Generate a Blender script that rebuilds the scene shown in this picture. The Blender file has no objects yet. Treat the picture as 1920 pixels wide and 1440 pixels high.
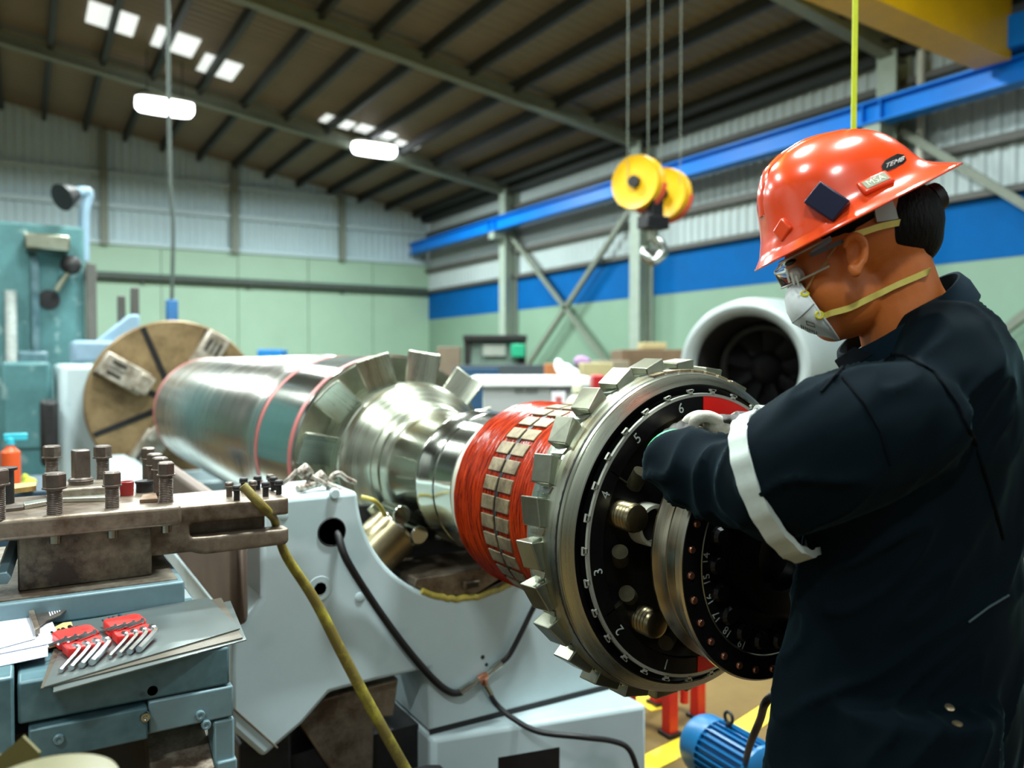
import bpy, bmesh, math, random
from mathutils import Vector, Matrix, noise as mnoise
PI = math.pi
V = Vector
R_ = random.Random(7)
scene = bpy.context.scene
COL = scene.collection

# ------------------------------------------------------------------ camera
H = 1.3
FPX = 1532.0
YAW = math.radians(30.9)
PIT = math.atan(38 / FPX)
cd = bpy.data.cameras.new('camera')
cam = bpy.data.objects.new('camera', cd)
COL.objects.link(cam)
cam.location = (0, 0, H)
cam.rotation_euler = (PI / 2 - PIT, 0, -YAW)
cd.sensor_width = 36
cd.lens = FPX / 1920 * 36
cd.clip_start = 0.02
cd.clip_end = 200
cd.dof.use_dof = True
cd.dof.focus_distance = 1.35
cd.dof.aperture_fstop = 3.0
scene.camera = cam

# ------------------------------------------------------------------ world: daylight through the open side and end of the hall
w = bpy.data.worlds.new('daylight')
scene.world = w
w.use_nodes = True
nt = w.node_tree
nt.nodes.clear()
tc = nt.nodes.new('ShaderNodeTexCoord')
sx = nt.nodes.new('ShaderNodeSeparateXYZ')
mr = nt.nodes.new('ShaderNodeMapRange')
mr.inputs['From Min'].default_value = -1
mr.inputs['From Max'].default_value = 1
cr = nt.nodes.new('ShaderNodeValToRGB')
el = cr.color_ramp.elements
el[0].position = 0.0; el[0].color = (.10, .085, .06, 1)
el[1].position = 1.0; el[1].color = (.85, .95, 1, 1)
for p, c in ((.44, (.16, .14, .10, 1)), (.5, (.30, .36, .31, 1)), (.56, (.80, .90, .86, 1)), (.75, (.9, 1, 1, 1))):
    e = el.new(p); e.color = c
bg = nt.nodes.new('ShaderNodeBackground')
bg.inputs['Strength'].default_value = .72
ow = nt.nodes.new('ShaderNodeOutputWorld')
nt.links.new(tc.outputs['Generated'], sx.inputs[0])
nt.links.new(sx.outputs['Z'], mr.inputs['Value'])
nt.links.new(mr.outputs[0], cr.inputs[0])
wn = nt.nodes.new('ShaderNodeTexNoise'); wn.inputs['Scale'].default_value = 1.7; wn.inputs['Detail'].default_value = 1.5
wr_ = nt.nodes.new('ShaderNodeMapRange'); wr_.inputs['From Min'].default_value = .40; wr_.inputs['From Max'].default_value = .60; wr_.inputs['To Min'].default_value = .30; wr_.inputs['To Max'].default_value = 1.35
wm = nt.nodes.new('ShaderNodeVectorMath'); wm.operation = 'SCALE'
nt.links.new(tc.outputs['Generated'], wn.inputs['Vector']); nt.links.new(wn.outputs['Fac'], wr_.inputs['Value'])
nt.links.new(cr.outputs[0], wm.inputs[0]); nt.links.new(wr_.outputs[0], wm.inputs['Scale'])
nt.links.new(wm.outputs[0], bg.inputs['Color'])
nt.links.new(bg.outputs[0], ow.inputs['Surface'])

# ------------------------------------------------------------------ hall lights: high bays in rows under the rafters, plus an added top light
def area(name, loc, sx_, sy_, power, col=(.90, 1, .985), rot=(0, 0, 0)):
    ld = bpy.data.lights.new(name, 'AREA')
    ld.shape = 'RECTANGLE'; ld.size = sx_; ld.size_y = sy_
    ld.energy = power; ld.color = col
    lo = bpy.data.objects.new(name, ld)
    COL.objects.link(lo); lo.location = loc; lo.rotation_euler = rot
    return lo
for lx, ly, pw in ((2.66, 18.8, 800), (7.76, 19.8, 750), (-2.6, 18.5, 700), (2.7, 13.2, 450), (7.8, 13.5, 430), (-2.6, 13, 400),
                   (2.2, 7.6, 480), (7.4, 7.8, 360), (-2.6, 7.4, 320), (1.2, 3.3, 380), (6.6, 2.2, 240), (-2.6, 2, 240), (1.9, .9, 520), (-2.6, -2.5, 240)):  # the light over the worker is unseen, added to brighten his shoulders
    area('high_bay_and_fill_light', (lx, ly, 6.55), 1.1, .45, pw)

scene.view_settings.view_transform = 'Standard'
scene.view_settings.look = 'None'
scene.view_settings.gamma = 1
scene.view_settings.use_curve_mapping = False
scene.view_settings.exposure = 0.0

# ------------------------------------------------------------------ helpers
_fw = V((math.sin(YAW) * math.cos(PIT), math.cos(YAW) * math.cos(PIT), -math.sin(PIT)))
_rt = V((math.cos(YAW), -math.sin(YAW), 0))
_up = _rt.cross(_fw)
def at(px, py, d):
    return V((0, 0, H)) + (_fw + _rt * ((px - 960) / FPX) - _up * ((py - 720) / FPX)) * d
def on(px, py, axis, val):
    r = _fw + _rt * ((px - 960) / FPX) - _up * ((py - 720) / FPX)
    c = V((0, 0, H))
    return c + r * ((val - c[axis]) / r[axis])

def lin(r, g, b):
    f = lambda c: (c / 255 / 12.92) if c / 255 <= .04045 else ((c / 255 + .055) / 1.055) ** 2.4
    return (f(r), f(g), f(b))

_M = {}
def mat(name, c, rough=.5, metal=0., var=.12, scale=6., c2=None, bump=0., bscale=60., stretch=(1, 1, 1), coat=0., spots=None, spec=.5, amt=.5):
    if name in _M: return _M[name]
    m = bpy.data.materials.new(name); m.use_nodes = True
    n = m.node_tree.nodes; l = m.node_tree.links
    b = n['Principled BSDF']
    b.inputs['Metallic'].default_value = metal
    b.inputs['Coat Weight'].default_value = coat
    b.inputs['Coat Roughness'].default_value = .12
    b.inputs['Specular IOR Level'].default_value = spec
    t = n.new('ShaderNodeTexCoord'); mp = n.new('ShaderNodeMapping')
    mp.inputs['Scale'].default_value = stretch
    l.new(t.outputs['Object'], mp.inputs['Vector'])
    nz = n.new('ShaderNodeTexNoise'); nz.inputs['Scale'].default_value = scale; nz.inputs['Detail'].default_value = 5; nz.inputs['Roughness'].default_value = .72
    l.new(mp.outputs[0], nz.inputs['Vector'])
    r = n.new('ShaderNodeValToRGB')
    a = tuple(max(0, x * (1 - var)) for x in c); d = c2 or tuple(min(1, x * (1 + var)) for x in c)
    r.color_ramp.elements[0].position = .5 - .22 ; r.color_ramp.elements[0].color = (*a, 1)
    r.color_ramp.elements[1].position = .5 + .22; r.color_ramp.elements[1].color = (*d, 1)
    if c2:
        r.color_ramp.elements[0].position = amt - .12; r.color_ramp.elements[1].position = amt + .14
    l.new(nz.outputs['Fac'], r.inputs[0])
    colout = r.outputs[0]
    if spots:
        n2 = n.new('ShaderNodeTexNoise'); n2.inputs['Scale'].default_value = spots[1]; n2.inputs['Detail'].default_value = 3
        l.new(t.outputs['Object'], n2.inputs['Vector'])
        r2 = n.new('ShaderNodeValToRGB'); r2.color_ramp.elements[0].position = spots[2]; r2.color_ramp.elements[1].position = spots[2] + .06
        l.new(n2.outputs['Fac'], r2.inputs[0])
        mx = n.new('ShaderNodeMix'); mx.data_type = 'RGBA'
        l.new(r2.outputs[0], mx.inputs['Factor']); l.new(colout, mx.inputs['A']); mx.inputs['B'].default_value = (*spots[0], 1)
        colout = mx.outputs['Result']
    l.new(colout, b.inputs['Base Color'])
    rr = n.new('ShaderNodeMapRange'); rr.inputs['To Min'].default_value = max(.03, rough - .08); rr.inputs['To Max'].default_value = min(1, rough + .1)
    l.new(nz.outputs['Fac'], rr.inputs['Value']); l.new(rr.outputs[0], b.inputs['Roughness'])
    if bump:
        n3 = n.new('ShaderNodeTexNoise'); n3.inputs['Scale'].default_value = bscale; n3.inputs['Detail'].default_value = 3
        l.new(mp.outputs[0], n3.inputs['Vector'])
        bp = n.new('ShaderNodeBump'); bp.inputs['Strength'].default_value = bump; bp.inputs['Distance'].default_value = .004
        l.new(n3.outputs['Fac'], bp.inputs['Height']); l.new(bp.outputs[0], b.inputs['Normal'])
    _M[name] = m
    return m
def emat(name, c, s):
    m = bpy.data.materials.new(name); m.use_nodes = True
    b = m.node_tree.nodes['Principled BSDF']
    b.inputs['Base Color'].default_value = (*c, 1)
    b.inputs['Emission Color'].default_value = (*c, 1); b.inputs['Emission Strength'].default_value = s
    return m

_org = {}
def O(name, bm, m, parent=None, label=None, cat=None, group=None, kind=None, smooth=40, bevel=0., seg=2, origin=None):
    """link one bmesh (built in world coordinates) as one mesh object"""
    bmesh.ops.remove_doubles(bm, verts=bm.verts, dist=1e-6)
    bmesh.ops.recalc_face_normals(bm, faces=bm.faces)
    me = bpy.data.meshes.new(name)
    if parent is not None:
        org = _org[parent]
    elif origin is not None:
        org = V(origin)
    else:
        xs = [v.co.x for v in bm.verts]; ys = [v.co.y for v in bm.verts]; zs = [v.co.z for v in bm.verts]
        org = V(((min(xs) + max(xs)) / 2, (min(ys) + max(ys)) / 2, min(zs)))
    bmesh.ops.translate(bm, verts=bm.verts, vec=-org)
    bm.to_mesh(me); bm.free()
    me.materials.append(m)
    o = bpy.data.objects.new(name, me); COL.objects.link(o)
    finish(o, parent, org, label, cat, group, kind, smooth)
    if bevel:
        md = o.modifiers.new('edge', 'BEVEL'); md.width = bevel; md.segments = seg; md.limit_method = 'ANGLE'; md.angle_limit = math.radians(38)
        md.harden_normals = False
    return o
def finish(o, parent, org, label, cat, group, kind, smooth=40):
    _org[o] = V(org)
    if parent is not None: o.parent = parent
    else: o.location = org
    if smooth:
        o.data.shade_smooth() if hasattr(o.data, 'shade_smooth') else None
        o.data.set_sharp_from_angle(angle=math.radians(smooth))
    if label: o['label'] = label
    if cat: o['category'] = cat
    if group: o['group'] = group
    if kind: o['kind'] = kind
def T(name, label, cat, loc, group=None):
    o = bpy.data.objects.new(name, None); COL.objects.link(o)
    o.empty_display_size = .05
    o.location = loc; _org[o] = V(loc)
    o['label'] = label; o['category'] = cat
    if group: o['group'] = group
    return o
def dup(root, loc, rz=0., label=None, group=None):
    c = root.copy(); COL.objects.link(c); c.location = loc; c.rotation_euler = (0, 0, rz)
    if label: c['label'] = label
    if group: c['group'] = group
    for ch in list(root.children):
        k = ch.copy(); COL.objects.link(k); k.parent = c
        for g in list(ch.children):
            q = g.copy(); COL.objects.link(q); q.parent = k
    return c
B = bmesh.new
def box(bm, lo, hi, M=None):
    a, b = V(lo), V(hi)
    vs = [bm.verts.new((x, y, z)) for x in (a.x, b.x) for y in (a.y, b.y) for z in (a.z, b.z)]
    for f in ((0, 1, 3, 2), (4, 6, 7, 5), (0, 4, 5, 1), (2, 3, 7, 6), (0, 2, 6, 4), (1, 5, 7, 3)):
        bm.faces.new([vs[i] for i in f])
    if M is not None:
        for v in vs: v.co = M @ v.co
    return bm
def rbox(bm, c, size, rot=None):
    s = V(size) / 2
    M = Matrix.Translation(V(c)) @ (rot.to_4x4() if rot is not None else Matrix.Identity(4))
    return box(bm, -s, s, M)
def basis(d):
    d = V(d).normalized()
    u = V((0, 0, 1)) if abs(d.z) < .9 else V((1, 0, 0))
    a = d.cross(u).normalized(); b = d.cross(a)
    return a, b, d
def loft(bm, rings, cap=True, closed=True):
    rv = [[bm.verts.new(p) for p in r] for r in rings]
    n = len(rings[0])
    for i in range(len(rv) - 1):
        for j in range(n if closed else n - 1):
            k = (j + 1) % n
            try: bm.faces.new((rv[i][j], rv[i][k], rv[i + 1][k], rv[i + 1][j]))
            except ValueError: pass
    if cap:
        for r in (rv[0], rv[-1]):
            try: bm.faces.new(r)
            except ValueError: pass
    return bm
def circ(c, a, b, r, n, r2=None, ph=0.):
    r2 = r if r2 is None else r2
    return [V(c) + a * (r * math.cos(2 * PI * i / n + ph)) + b * (r2 * math.sin(2 * PI * i / n + ph)) for i in range(n)]
def cyl(bm, p0, p1, r0, r1=None, n=24, ph=0.):
    r1 = r0 if r1 is None else r1
    a, b, d = basis(V(p1) - V(p0))
    return loft(bm, [circ(p0, a, b, r0, n, ph=ph), circ(p1, a, b, r1, n, ph=ph)])
def lathe(bm, prof, o, d=(0, 1, 0), n=64, cap=True, closed=False):
    """prof = [(t along d, radius)]"""
    a, b, d = basis(d); o = V(o)
    prof = list(prof) + ([prof[0]] if closed else [])
    return loft(bm, [circ(o + d * t, a, b, max(r, 1e-4), n) for t, r in prof], cap=cap and not closed)
def spline(pts, sub=8):
    P = [V(p) for p in pts]
    out = []
    for i in range(len(P) - 1):
        p0 = P[max(i - 1, 0)]; p1 = P[i]; p2 = P[i + 1]; p3 = P[min(i + 2, len(P) - 1)]
        for k in range(sub):
            t = k / sub
            out.append(.5 * ((2 * p1) + (p2 - p0) * t + (2 * p0 - 5 * p1 + 4 * p2 - p3) * t * t + (3 * p1 - p0 - 3 * p2 + p3) * t ** 3))
    out.append(P[-1])
    return out
def tube(bm, pts, r, n=10, sub=8, smooth=True):
    """r: number or list per control point"""
    P = spline(pts, sub) if smooth and len(pts) > 2 else [V(p) for p in pts]
    m = len(P)
    if isinstance(r, (list, tuple)):
        rr = []
        for i in range(m):
            t = i / (m - 1) * (len(r) - 1); k = min(int(t), len(r) - 2)
            rr.append(r[k] + (r[k + 1] - r[k]) * (t - k))
    else: rr = [r] * m
    d = (P[1] - P[0]).normalized(); a, b, _ = basis(d)
    rings = []
    for i in range(m):
        dn = (P[min(i + 1, m - 1)] - P[max(i - 1, 0)]).normalized()
        q = d.rotation_difference(dn); a = q @ a; b = q @ b; d = dn
        rings.append(circ(P[i], a, b, rr[i], n))
    return loft(bm, rings)
def strap(bm, pts, wdir, wid, th, sub=8):
    """flat band along pts; wdir = width direction(s)"""
    P = spline(pts, sub) if len(pts) > 2 else [V(p) for p in pts]
    m = len(P); rings = []
    for i in range(m):
        d = (P[min(i + 1, m - 1)] - P[max(i - 1, 0)]).normalized()
        w = wdir[min(int(i / (m - 1) * (len(wdir) - 1) + .5), len(wdir) - 1)] if isinstance(wdir, list) else wdir
        w = (V(w) - d * V(w).dot(d)).normalized(); nn = d.cross(w)
        rings.append([P[i] + w * wid / 2 + nn * th / 2, P[i] - w * wid / 2 + nn * th / 2, P[i] - w * wid / 2 - nn * th / 2, P[i] + w * wid / 2 - nn * th / 2])
    return loft(bm, rings)
def prism(bm, pts, vec):
    vec = V(vec)
    a = [bm.verts.new(V(p)) for p in pts]; b = [bm.verts.new(V(p) + vec) for p in pts]
    n = len(a)
    bm.faces.new(a); bm.faces.new(b)
    for i in range(n):
        bm.faces.new((a[i], a[(i + 1) % n], b[(i + 1) % n], b[i]))
    return bm
def ell(bm, c, A, Bv, Cv, n=20, m=12):
    """ellipsoid with half axes A, Bv, Cv"""
    c = V(c); A, Bv, Cv = V(A), V(Bv), V(Cv)
    rings = []
    for j in range(m + 1):
        t = -PI / 2 + PI * j / m
        rr = max(math.cos(t), 1e-3)
        rings.append([c + Cv * math.sin(t) + A * (rr * math.cos(2 * PI * i / n)) + Bv * (rr * math.sin(2 * PI * i / n)) for i in range(n)])
    return loft(bm, rings)
def hexbolt(bm, c, d, r, h, n=6, ph=0.):
    d = V(d).normalized()
    return cyl(bm, V(c), V(c) + d * h, r, r, n, ph)
def text_bm(s, size, ext=.0004):
    cu = bpy.data.curves.new('letters', 'FONT'); cu.body = s; cu.size = size; cu.extrude = ext; cu.align_x = 'CENTER'; cu.align_y = 'CENTER'
    cu.resolution_u = 3
    to = bpy.data.objects.new('letters', cu); COL.objects.link(to)
    dg = bpy.context.evaluated_depsgraph_get()
    me = bpy.data.meshes.new_from_object(to.evaluated_get(dg))
    bm = B(); bm.from_mesh(me)
    bpy.data.objects.remove(to); bpy.data.meshes.remove(me); bpy.data.curves.remove(cu)
    return bm
def place_text(bm, o, xdir, ydir):
    x = V(xdir).normalized(); y = V(ydir); y = (y - x * y.dot(x)).normalized(); z = x.cross(y)
    M = Matrix((x, y, z)).transposed().to_4x4(); M.translation = V(o)
    bmesh.ops.transform(bm, matrix=M, verts=bm.verts)
    return bm
def fuse(bms, voxel, smooth_it=6, factor=.5, disp=None, deci=None):
    """union of closed shapes as one continuous surface -> bmesh"""
    bm = B()
    for b in bms:
        me = bpy.data.meshes.new('tmp'); bmesh.ops.recalc_face_normals(b, faces=b.faces); b.to_mesh(me); b.free(); bm.from_mesh(me); bpy.data.meshes.remove(me)
    me = bpy.data.meshes.new('tmp'); bm.to_mesh(me); bm.free()
    o = bpy.data.objects.new('tmp', me); COL.objects.link(o)
    md = o.modifiers.new('r', 'REMESH'); md.mode = 'VOXEL'; md.voxel_size = voxel
    if smooth_it:
        ms = o.modifiers.new('s', 'SMOOTH'); ms.iterations = smooth_it; ms.factor = factor
    dg = bpy.context.evaluated_depsgraph_get(); dg.update()
    m2 = bpy.data.meshes.new_from_object(o.evaluated_get(dg))
    out = B(); out.from_mesh(m2)
    bpy.data.objects.remove(o); bpy.data.meshes.remove(me); bpy.data.meshes.remove(m2)
    if disp:
        out.normal_update()
        for v in out.verts: v.co += v.normal * disp(v.co)
    return out
# ------------------------------------------------------------------ materials
m_floor = mat('concrete', (.15, .098, .034), .65, 0, .3, 1.2, bump=.15, bscale=30, spots=((.060, .038, .024), 1.2, .47), spec=.12)
m_roof = mat('roof_sheet', (.185, .165, .12), .6, 0, .15, .8)
m_purlin = mat('purlin_steel', (.020, .026, .024), .6, 0, .2)
m_rafter = mat('rafter_paint', (.17, .20, .155), .55, 0, .15)
m_col = mat('column_paint', (.30, .37, .31), .5, 0, .12)
m_sheet = mat('wall_sheet', (.42, .50, .50), .5, 0, .08, .7)
m_sheet_far = mat('end_wall_sheet', (.44, .58, .62), .5, 0, .10, .5)
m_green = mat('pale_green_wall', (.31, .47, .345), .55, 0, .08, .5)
m_bluew = mat('blue_wall_band', (.0, .10, .33), .7, 0, .12, 1, spec=.12)
m_blue = mat('crane_blue', (.0, .20, .72), .42, 0, .1, 2, spec=.25)
m_yel = mat('crane_yellow', (.80, .44, .0), .45, 0, .12, 2)
m_girt = mat('girt_steel', (.085, .085, .075), .6, 0, .2)
m_pipe = mat('dark_pipe', (.05, .07, .06), .5, 0, .2)
m_black = mat('black_paint', (.006, .006, .007), .38, 0, .3, 20)
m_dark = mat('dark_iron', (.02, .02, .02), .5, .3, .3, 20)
m_white = mat('machine_white', (.56, .69, .72), .34, 0, .06, 3, spots=((.46, .60, .62), 3.5, .62), bump=.03, bscale=12)
m_teal = mat('machine_teal', (.075, .19, .20), .45, 0, .3, 2.5, spots=((.20, .32, .32), 6, .62), spec=.3)
m_lblue = mat('pale_blue_paint', (.26, .40, .52), .45, 0, .15, 4)
m_brown = mat('brown_steel', (.135, .088, .055), .40, .55, .3, 9, c2=(.27, .22, .165), bump=.12, bscale=70)
m_steel = mat('steel', (.42, .45, .41), .22, 1, .15, 4, stretch=(.4, 60, .4))
m_steel2 = mat('machined_steel', (.40, .42, .335), .27, 1, .2, 3, stretch=(.5, 40, .5), bump=.03, bscale=20)
m_polish = mat('polished_steel', (.52, .54, .47), .13, 1, .1, 3, stretch=(.4, 50, .4))
m_dull = mat('dull_steel', (.29, .305, .235), .30, .95, .2, 10, bump=.04, bscale=40)
m_bolt = mat('bolt_steel', (.17, .14, .12), .38, .8, .3, 30, bump=.1, bscale=80)
m_brass = mat('brown_faceplate', (.19, .12, .05), .45, .25, .3, 3, c2=(.30, .21, .10))
m_lamp = emat('lamp_glow', (.93, .95, 1), 9)
m_sky = emat('skylight_sheet', (.80, .86, .84), 1.0)
m_rubber = mat('black_rubber', (.008, .008, .009), .45, 0, .3, 30)

# ------------------------------------------------------------------ the hall
XW, YW, EAVE, SL = 12.2, 26.0, 6.45, .15
zr = lambda x: EAVE + SL * (12.2 - x)
bm = B(); box(bm, (-14, -6, -.2), (12.4, 26.2, 0)); O('floor', bm, m_floor, kind='structure')

# roof: corrugated sheets running down the slope
bm = B(); prof = []
y = -4.0; k = 0
while y < 26.1:
    prof.append((y, 0 if k % 4 in (0, 1) else .035)); y += .06 if k % 2 else .065; k += 1
rows = [[V((x, yy, zr(x) + h + t)) for yy, h in prof] for x, t in ((12.5, 0), (-14, 0))]
loft(bm, rows, cap=False, closed=False)
rc = O('ceiling', bm, m_roof, kind='structure', smooth=0)
sd = rc.modifiers.new('sheet', 'SOLIDIFY'); sd.thickness = .01; sd.offset = 1
# daylight panels in the roof
n = 0
for x0, x1, y0, y1 in ((1.15, 2.0, 17.3, 18.4), (2.35, 3.15, 17.4, 18.5), (3.35, 4.1, 18.0, 19.1), (6.35, 7.1, 19.3, 19.9), (7.2, 8.15, 19.2, 19.8), (8.3, 8.9, 19.5, 19.9)):
    bm = B(); n += 1
    prism(bm, [(x0, y0, zr(x0) - .03), (x1, y0, zr(x1) - .03), (x1, y1, zr(x1) - .03), (x0, y1, zr(x0) - .03)], (0, 0, .02))
    O('window_%d' % n, bm, m_sky, kind='structure', smooth=0)
# purlins
for i in range(26):
    x = 11.55 - i
    bm = B(); z = zr(x) - .03
    rbox(bm, (x, 11, z - .10), (.035, 30, .20)); rbox(bm, (x + .04, 11, z - .195), (.09, 30, .02)); rbox(bm, (x + .04, 11, z - .01), (.09, 30, .02))
    O('roof_beam', bm, m_purlin, kind='structure', smooth=0)
bm = B(); rbox(bm, (12.0, 11, EAVE - .12), (.2, 30, .34)); O('eaves_beam', bm, m_purlin, kind='structure', smooth=0)
# rafters and columns
FR = (20.1, 14.25, 8.1, 2.1)
for fy in FR:
    bm = B()
    for (zo, th, wd) in ((-.28, .22, .05), (-.40, .03, .22), (-.18, .03, .22)):
        prism(bm, [(12.1, fy - wd / 2, zr(12.1) + zo - th / 2), (-13.9, fy - wd / 2, zr(-13.9) + zo - th / 2), (-13.9, fy - wd / 2, zr(-13.9) + zo + th / 2), (12.1, fy - wd / 2, zr(12.1) + zo + th / 2)], (0, wd, 0))
    O('roof_beam', bm, m_rafter, kind='structure', smooth=0)
    bm = B()
    box(bm, (11.72, fy - .02, 0), (12.1, fy + .02, 6.2)); box(bm, (11.70, fy - .17, 0), (11.73, fy + .17, 6.2)); box(bm, (12.07, fy - .17, 0), (12.1, fy + .17, 6.2))
    O('wall_column', bm, m_col, kind='structure', smooth=0)
# end wall
def corrugate(bm, p0, p1, z0, z1f, nrm, per=.22, dep=.035):
    p0, p1, nrm = V(p0), V(p1), V(nrm); L = (p1 - p0).length; d = (p1 - p0) / L
    t = 0; k = 0; a = []; b = []
    while t <= L + 1e-6:
        q = p0 + d * t + nrm * (dep if k % 4 in (1, 2) else 0)
        a.append(q + V((0, 0, z0))); b.append(q + V((0, 0, z1f(q.x)))); t += per / 4 * (1.4 if k % 2 else .6); k += 1
    loft(bm, [a, b], cap=False, closed=False)
    return bm
bm = B(); corrugate(bm, (-14, YW, 0), (12.2, YW, 0), 4.76, lambda x: zr(x), (0, -1, 0)); O('wall_far', bm, m_sheet_far, kind='structure', smooth=0)
bm = B()
for i in range(12):
    x = -14 + i * 2.19; box(bm, (x + .012, YW - .06, 0), (x + 2.178, YW + .1, 4.76))
O('wall_far_lower', bm, m_green, kind='structure', smooth=0)
for z, h in ((4.76, .12), (5.8, .16), (6.7, .12)):
    x1 = 12.2 if z < 6.4 else 12.2 - (z - 6.35) / SL
    bm = B(); box(bm, (-14, YW - .16, z - h / 2), (x1, YW - .04, z + h / 2)); O('wall_beam', bm, m_sheet_far, kind='structure', smooth=0)
for x in (-5.2, -1.6, 2.02, 5.6, 8.98):
    bm = B(); box(bm, (x - .10, YW - .30, 4.66), (x + .10, YW - .16, zr(x) - .1)); box(bm, (x - .02, YW - .16, 4.66), (x + .02, YW - .05, zr(x) - .1))
    O('wall_column', bm, m_rafter, kind='structure', smooth=0)
bm = B(); cyl(bm, (-14, YW - .22, 3.79), (12.0, YW - .22, 3.79), .115, n=16)
for x in range(-12, 12, 3): box(bm, (x - .03, YW - .22, 3.6), (x + .03, YW - .064, 3.7))
O('service_pipe', bm, m_pipe, label='dark pipe running along the pale green end wall', cat='pipe')
# side wall
bm = B(); corrugate(bm, (XW, -4, 0), (XW, 26, 0), 3.75, lambda x: EAVE, (-1, 0, 0)); O('wall_side', bm, m_sheet, kind='structure', smooth=0)
bm = B(); box(bm, (XW - .06, -4, 2.83), (XW + .1, 26, 3.74)); O('wall_side_band', bm, m_bluew, kind='structure', smooth=0)
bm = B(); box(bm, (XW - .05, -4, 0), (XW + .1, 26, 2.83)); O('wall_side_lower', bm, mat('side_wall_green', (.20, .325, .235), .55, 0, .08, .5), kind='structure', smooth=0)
for z, h in ((3.78, .10), (4.52, .12), (5.75, .10)):
    bm = B(); box(bm, (XW - .2, -4, z - h / 2), (XW - .06, 26, z + h / 2)); O('wall_beam', bm, m_girt, kind='structure', smooth=0)
for fy, gy in ((20.1, 14.25), (8.1, 2.1)):
    for s in (0, 1):
        a = V((11.82, fy - .1, .45 if s else 5.0)); b = V((11.82, gy + .1, 5.0 if s else .45))
        bm = B(); d = (b - a).normalized(); nn = d.cross(V((1, 0, 0)))
        loft(bm, [[p + nn * .06 + V((.0, 0, 0)), p + nn * .06 + V((.05 + .05 * s, 0, 0)), p - nn * .06 + V((.05 + .05 * s, 0, 0)), p - nn * .06] for p in (a, b)])
        O('wall_brace', bm, m_rafter, kind='structure', smooth=0)
bm = B(); cyl(bm, (12.02, 7.72, 0), (12.02, 7.72, 6.2), .065, n=14)
O('rainwater_pipe', bm, mat('pipe_cream', (.55, .58, .50), .5), label='pale vertical pipe beside the wall column behind the hard hat', cat='pipe')

# floor marking
m_mark = mat('floor_yellow', (.75, .52, .02), .5, 0, .15, 3, spots=((.35, .26, .06), 9, .62))
for a, b in (((1205, 1437), (1330, 1375)), ((1395, 1365), (1470, 1315)), ((1205, 1308), (1240, 1330))):
    p = on(*a, 2, 0.); q = on(*b, 2, 0.)
    d = (q - p).normalized(); nn = V((-d.y, d.x, 0)) * .045
    p = p - d * .1
    bm = B(); prism(bm, [p + nn, p - nn, q - nn, q + nn], (0, 0, .003))
    O('floor_marking', bm, m_mark, kind='structure', smooth=0)

# ------------------------------------------------------------------ cranes
r = T('crane_runway_beam', 'long blue crane runway beam carried along the side wall', 'crane beam', (11.4, 14, 5.0))
bm = B(); box(bm, (11.42, -3, 5.05), (11.46, 25.8, 5.36)); box(bm, (11.30, -3, 5.34), (11.60, 25.8, 5.37)); box(bm, (11.30, -3, 5.02), (11.60, 25.8, 5.05)); O('beam', bm, m_blue, r, smooth=0)
for fy in (20.1, 14.25, 8.1):
    for o_ in (-.16, .16):
        bm = B(); box(bm, (11.32, fy + o_ - .012, 5.05), (11.42, fy + o_ + .012, 5.34)); O('stiffener', bm, m_blue, r, smooth=0)
    bm = B(); box(bm, (11.35, fy - .15, 4.82), (11.72, fy + .15, 5.02)); O('bracket', bm, m_col, r, smooth=0)
bm = B(); box(bm, (11.40, -3, 5.37), (11.48, 25.8, 5.42)); O('crane_rail', bm, m_dark, r, smooth=0)

r = T('bridge_crane', 'yellow overhead crane girder spanning across to the blue runway beam', 'crane', (8, 6.0, 5.3))
def G(x, y, z): # slightly skewed girder
    a = math.radians(4); return V((8 + (x - 8) * math.cos(a) - (y - 5.95) * math.sin(a), 5.95 + (x - 8) * math.sin(a) + (y - 5.95) * math.cos(a), z))
def gbox(lo, hi):
    b = box(B(), lo, hi)
    for v in b.verts: v.co = G(*v.co)
    return b
O('girder', gbox((-10, 5.72, 5.30), (11.2, 6.18, 6.15)), m_yel, r, smooth=0)
O('end_carriage', gbox((11.1, 4.4, 5.43), (11.6, 6.0, 5.85)), m_blue, r, smooth=0)
O('trolley', gbox((4.3, 5.4, 6.15), (5.9, 6.5, 6.6)), m_yel, r, smooth=0)

# hook block on four wire ropes
c = at(1225, 345, 7.6)
r = T('hook_block', 'yellow two-sheave crane hook block hanging on thin wire ropes', 'crane hook', c + V((0, 0, -.6)))
def sheave(cc, ax_):
    a, b, d = basis(ax_)
    GA = math.atan2((_rt * .7 - _up * .7).dot(b), (_rt * .7 - _up * .7).dot(a)) - .8
    O('sheave', lathe(B(), [(-.05, .11), (-.05, .20), (-.075, .245), (-.04, .25), (0, .225), (.04, .25), (.075, .245), (.05, .20), (.05, .11)], cc, ax_, 40), m_yel, r)
    O('sheave_guard', tube(B(), [V(cc) + d * -.05 + (a * math.cos(t) + b * math.sin(t)) * .245 for t in [GA + k * .16 for k in range(11)]], .028, 8, 3), mat('guard_red', (.55, .06, .02), .5), r)
    O('hub', lathe(B(), [(-.10, .055), (.10, .055)], cc, ax_, 20), m_dark, r)
axd = (-_rt * .62 - _fw * .78).normalized(); axd.z = 0
sheave(c + _rt * -.14 + V((0, 0, .01)), axd); sheave(c + _rt * .17 + _fw * .30 + V((0, 0, -.03)), axd)
bm = B(); rbox(bm, c + V((0, 0, -.22)), (.14, .14, .42)); rbox(bm, c + V((0, 0, -.36)), (.26, .16, .12)); O('cheek_plate', bm, m_black, r, bevel=.01)
bm = B(); cyl(bm, c + V((0, 0, -.40)), c + V((0, 0, -.52)), .05); O('shank', bm, m_dull, r)
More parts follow.
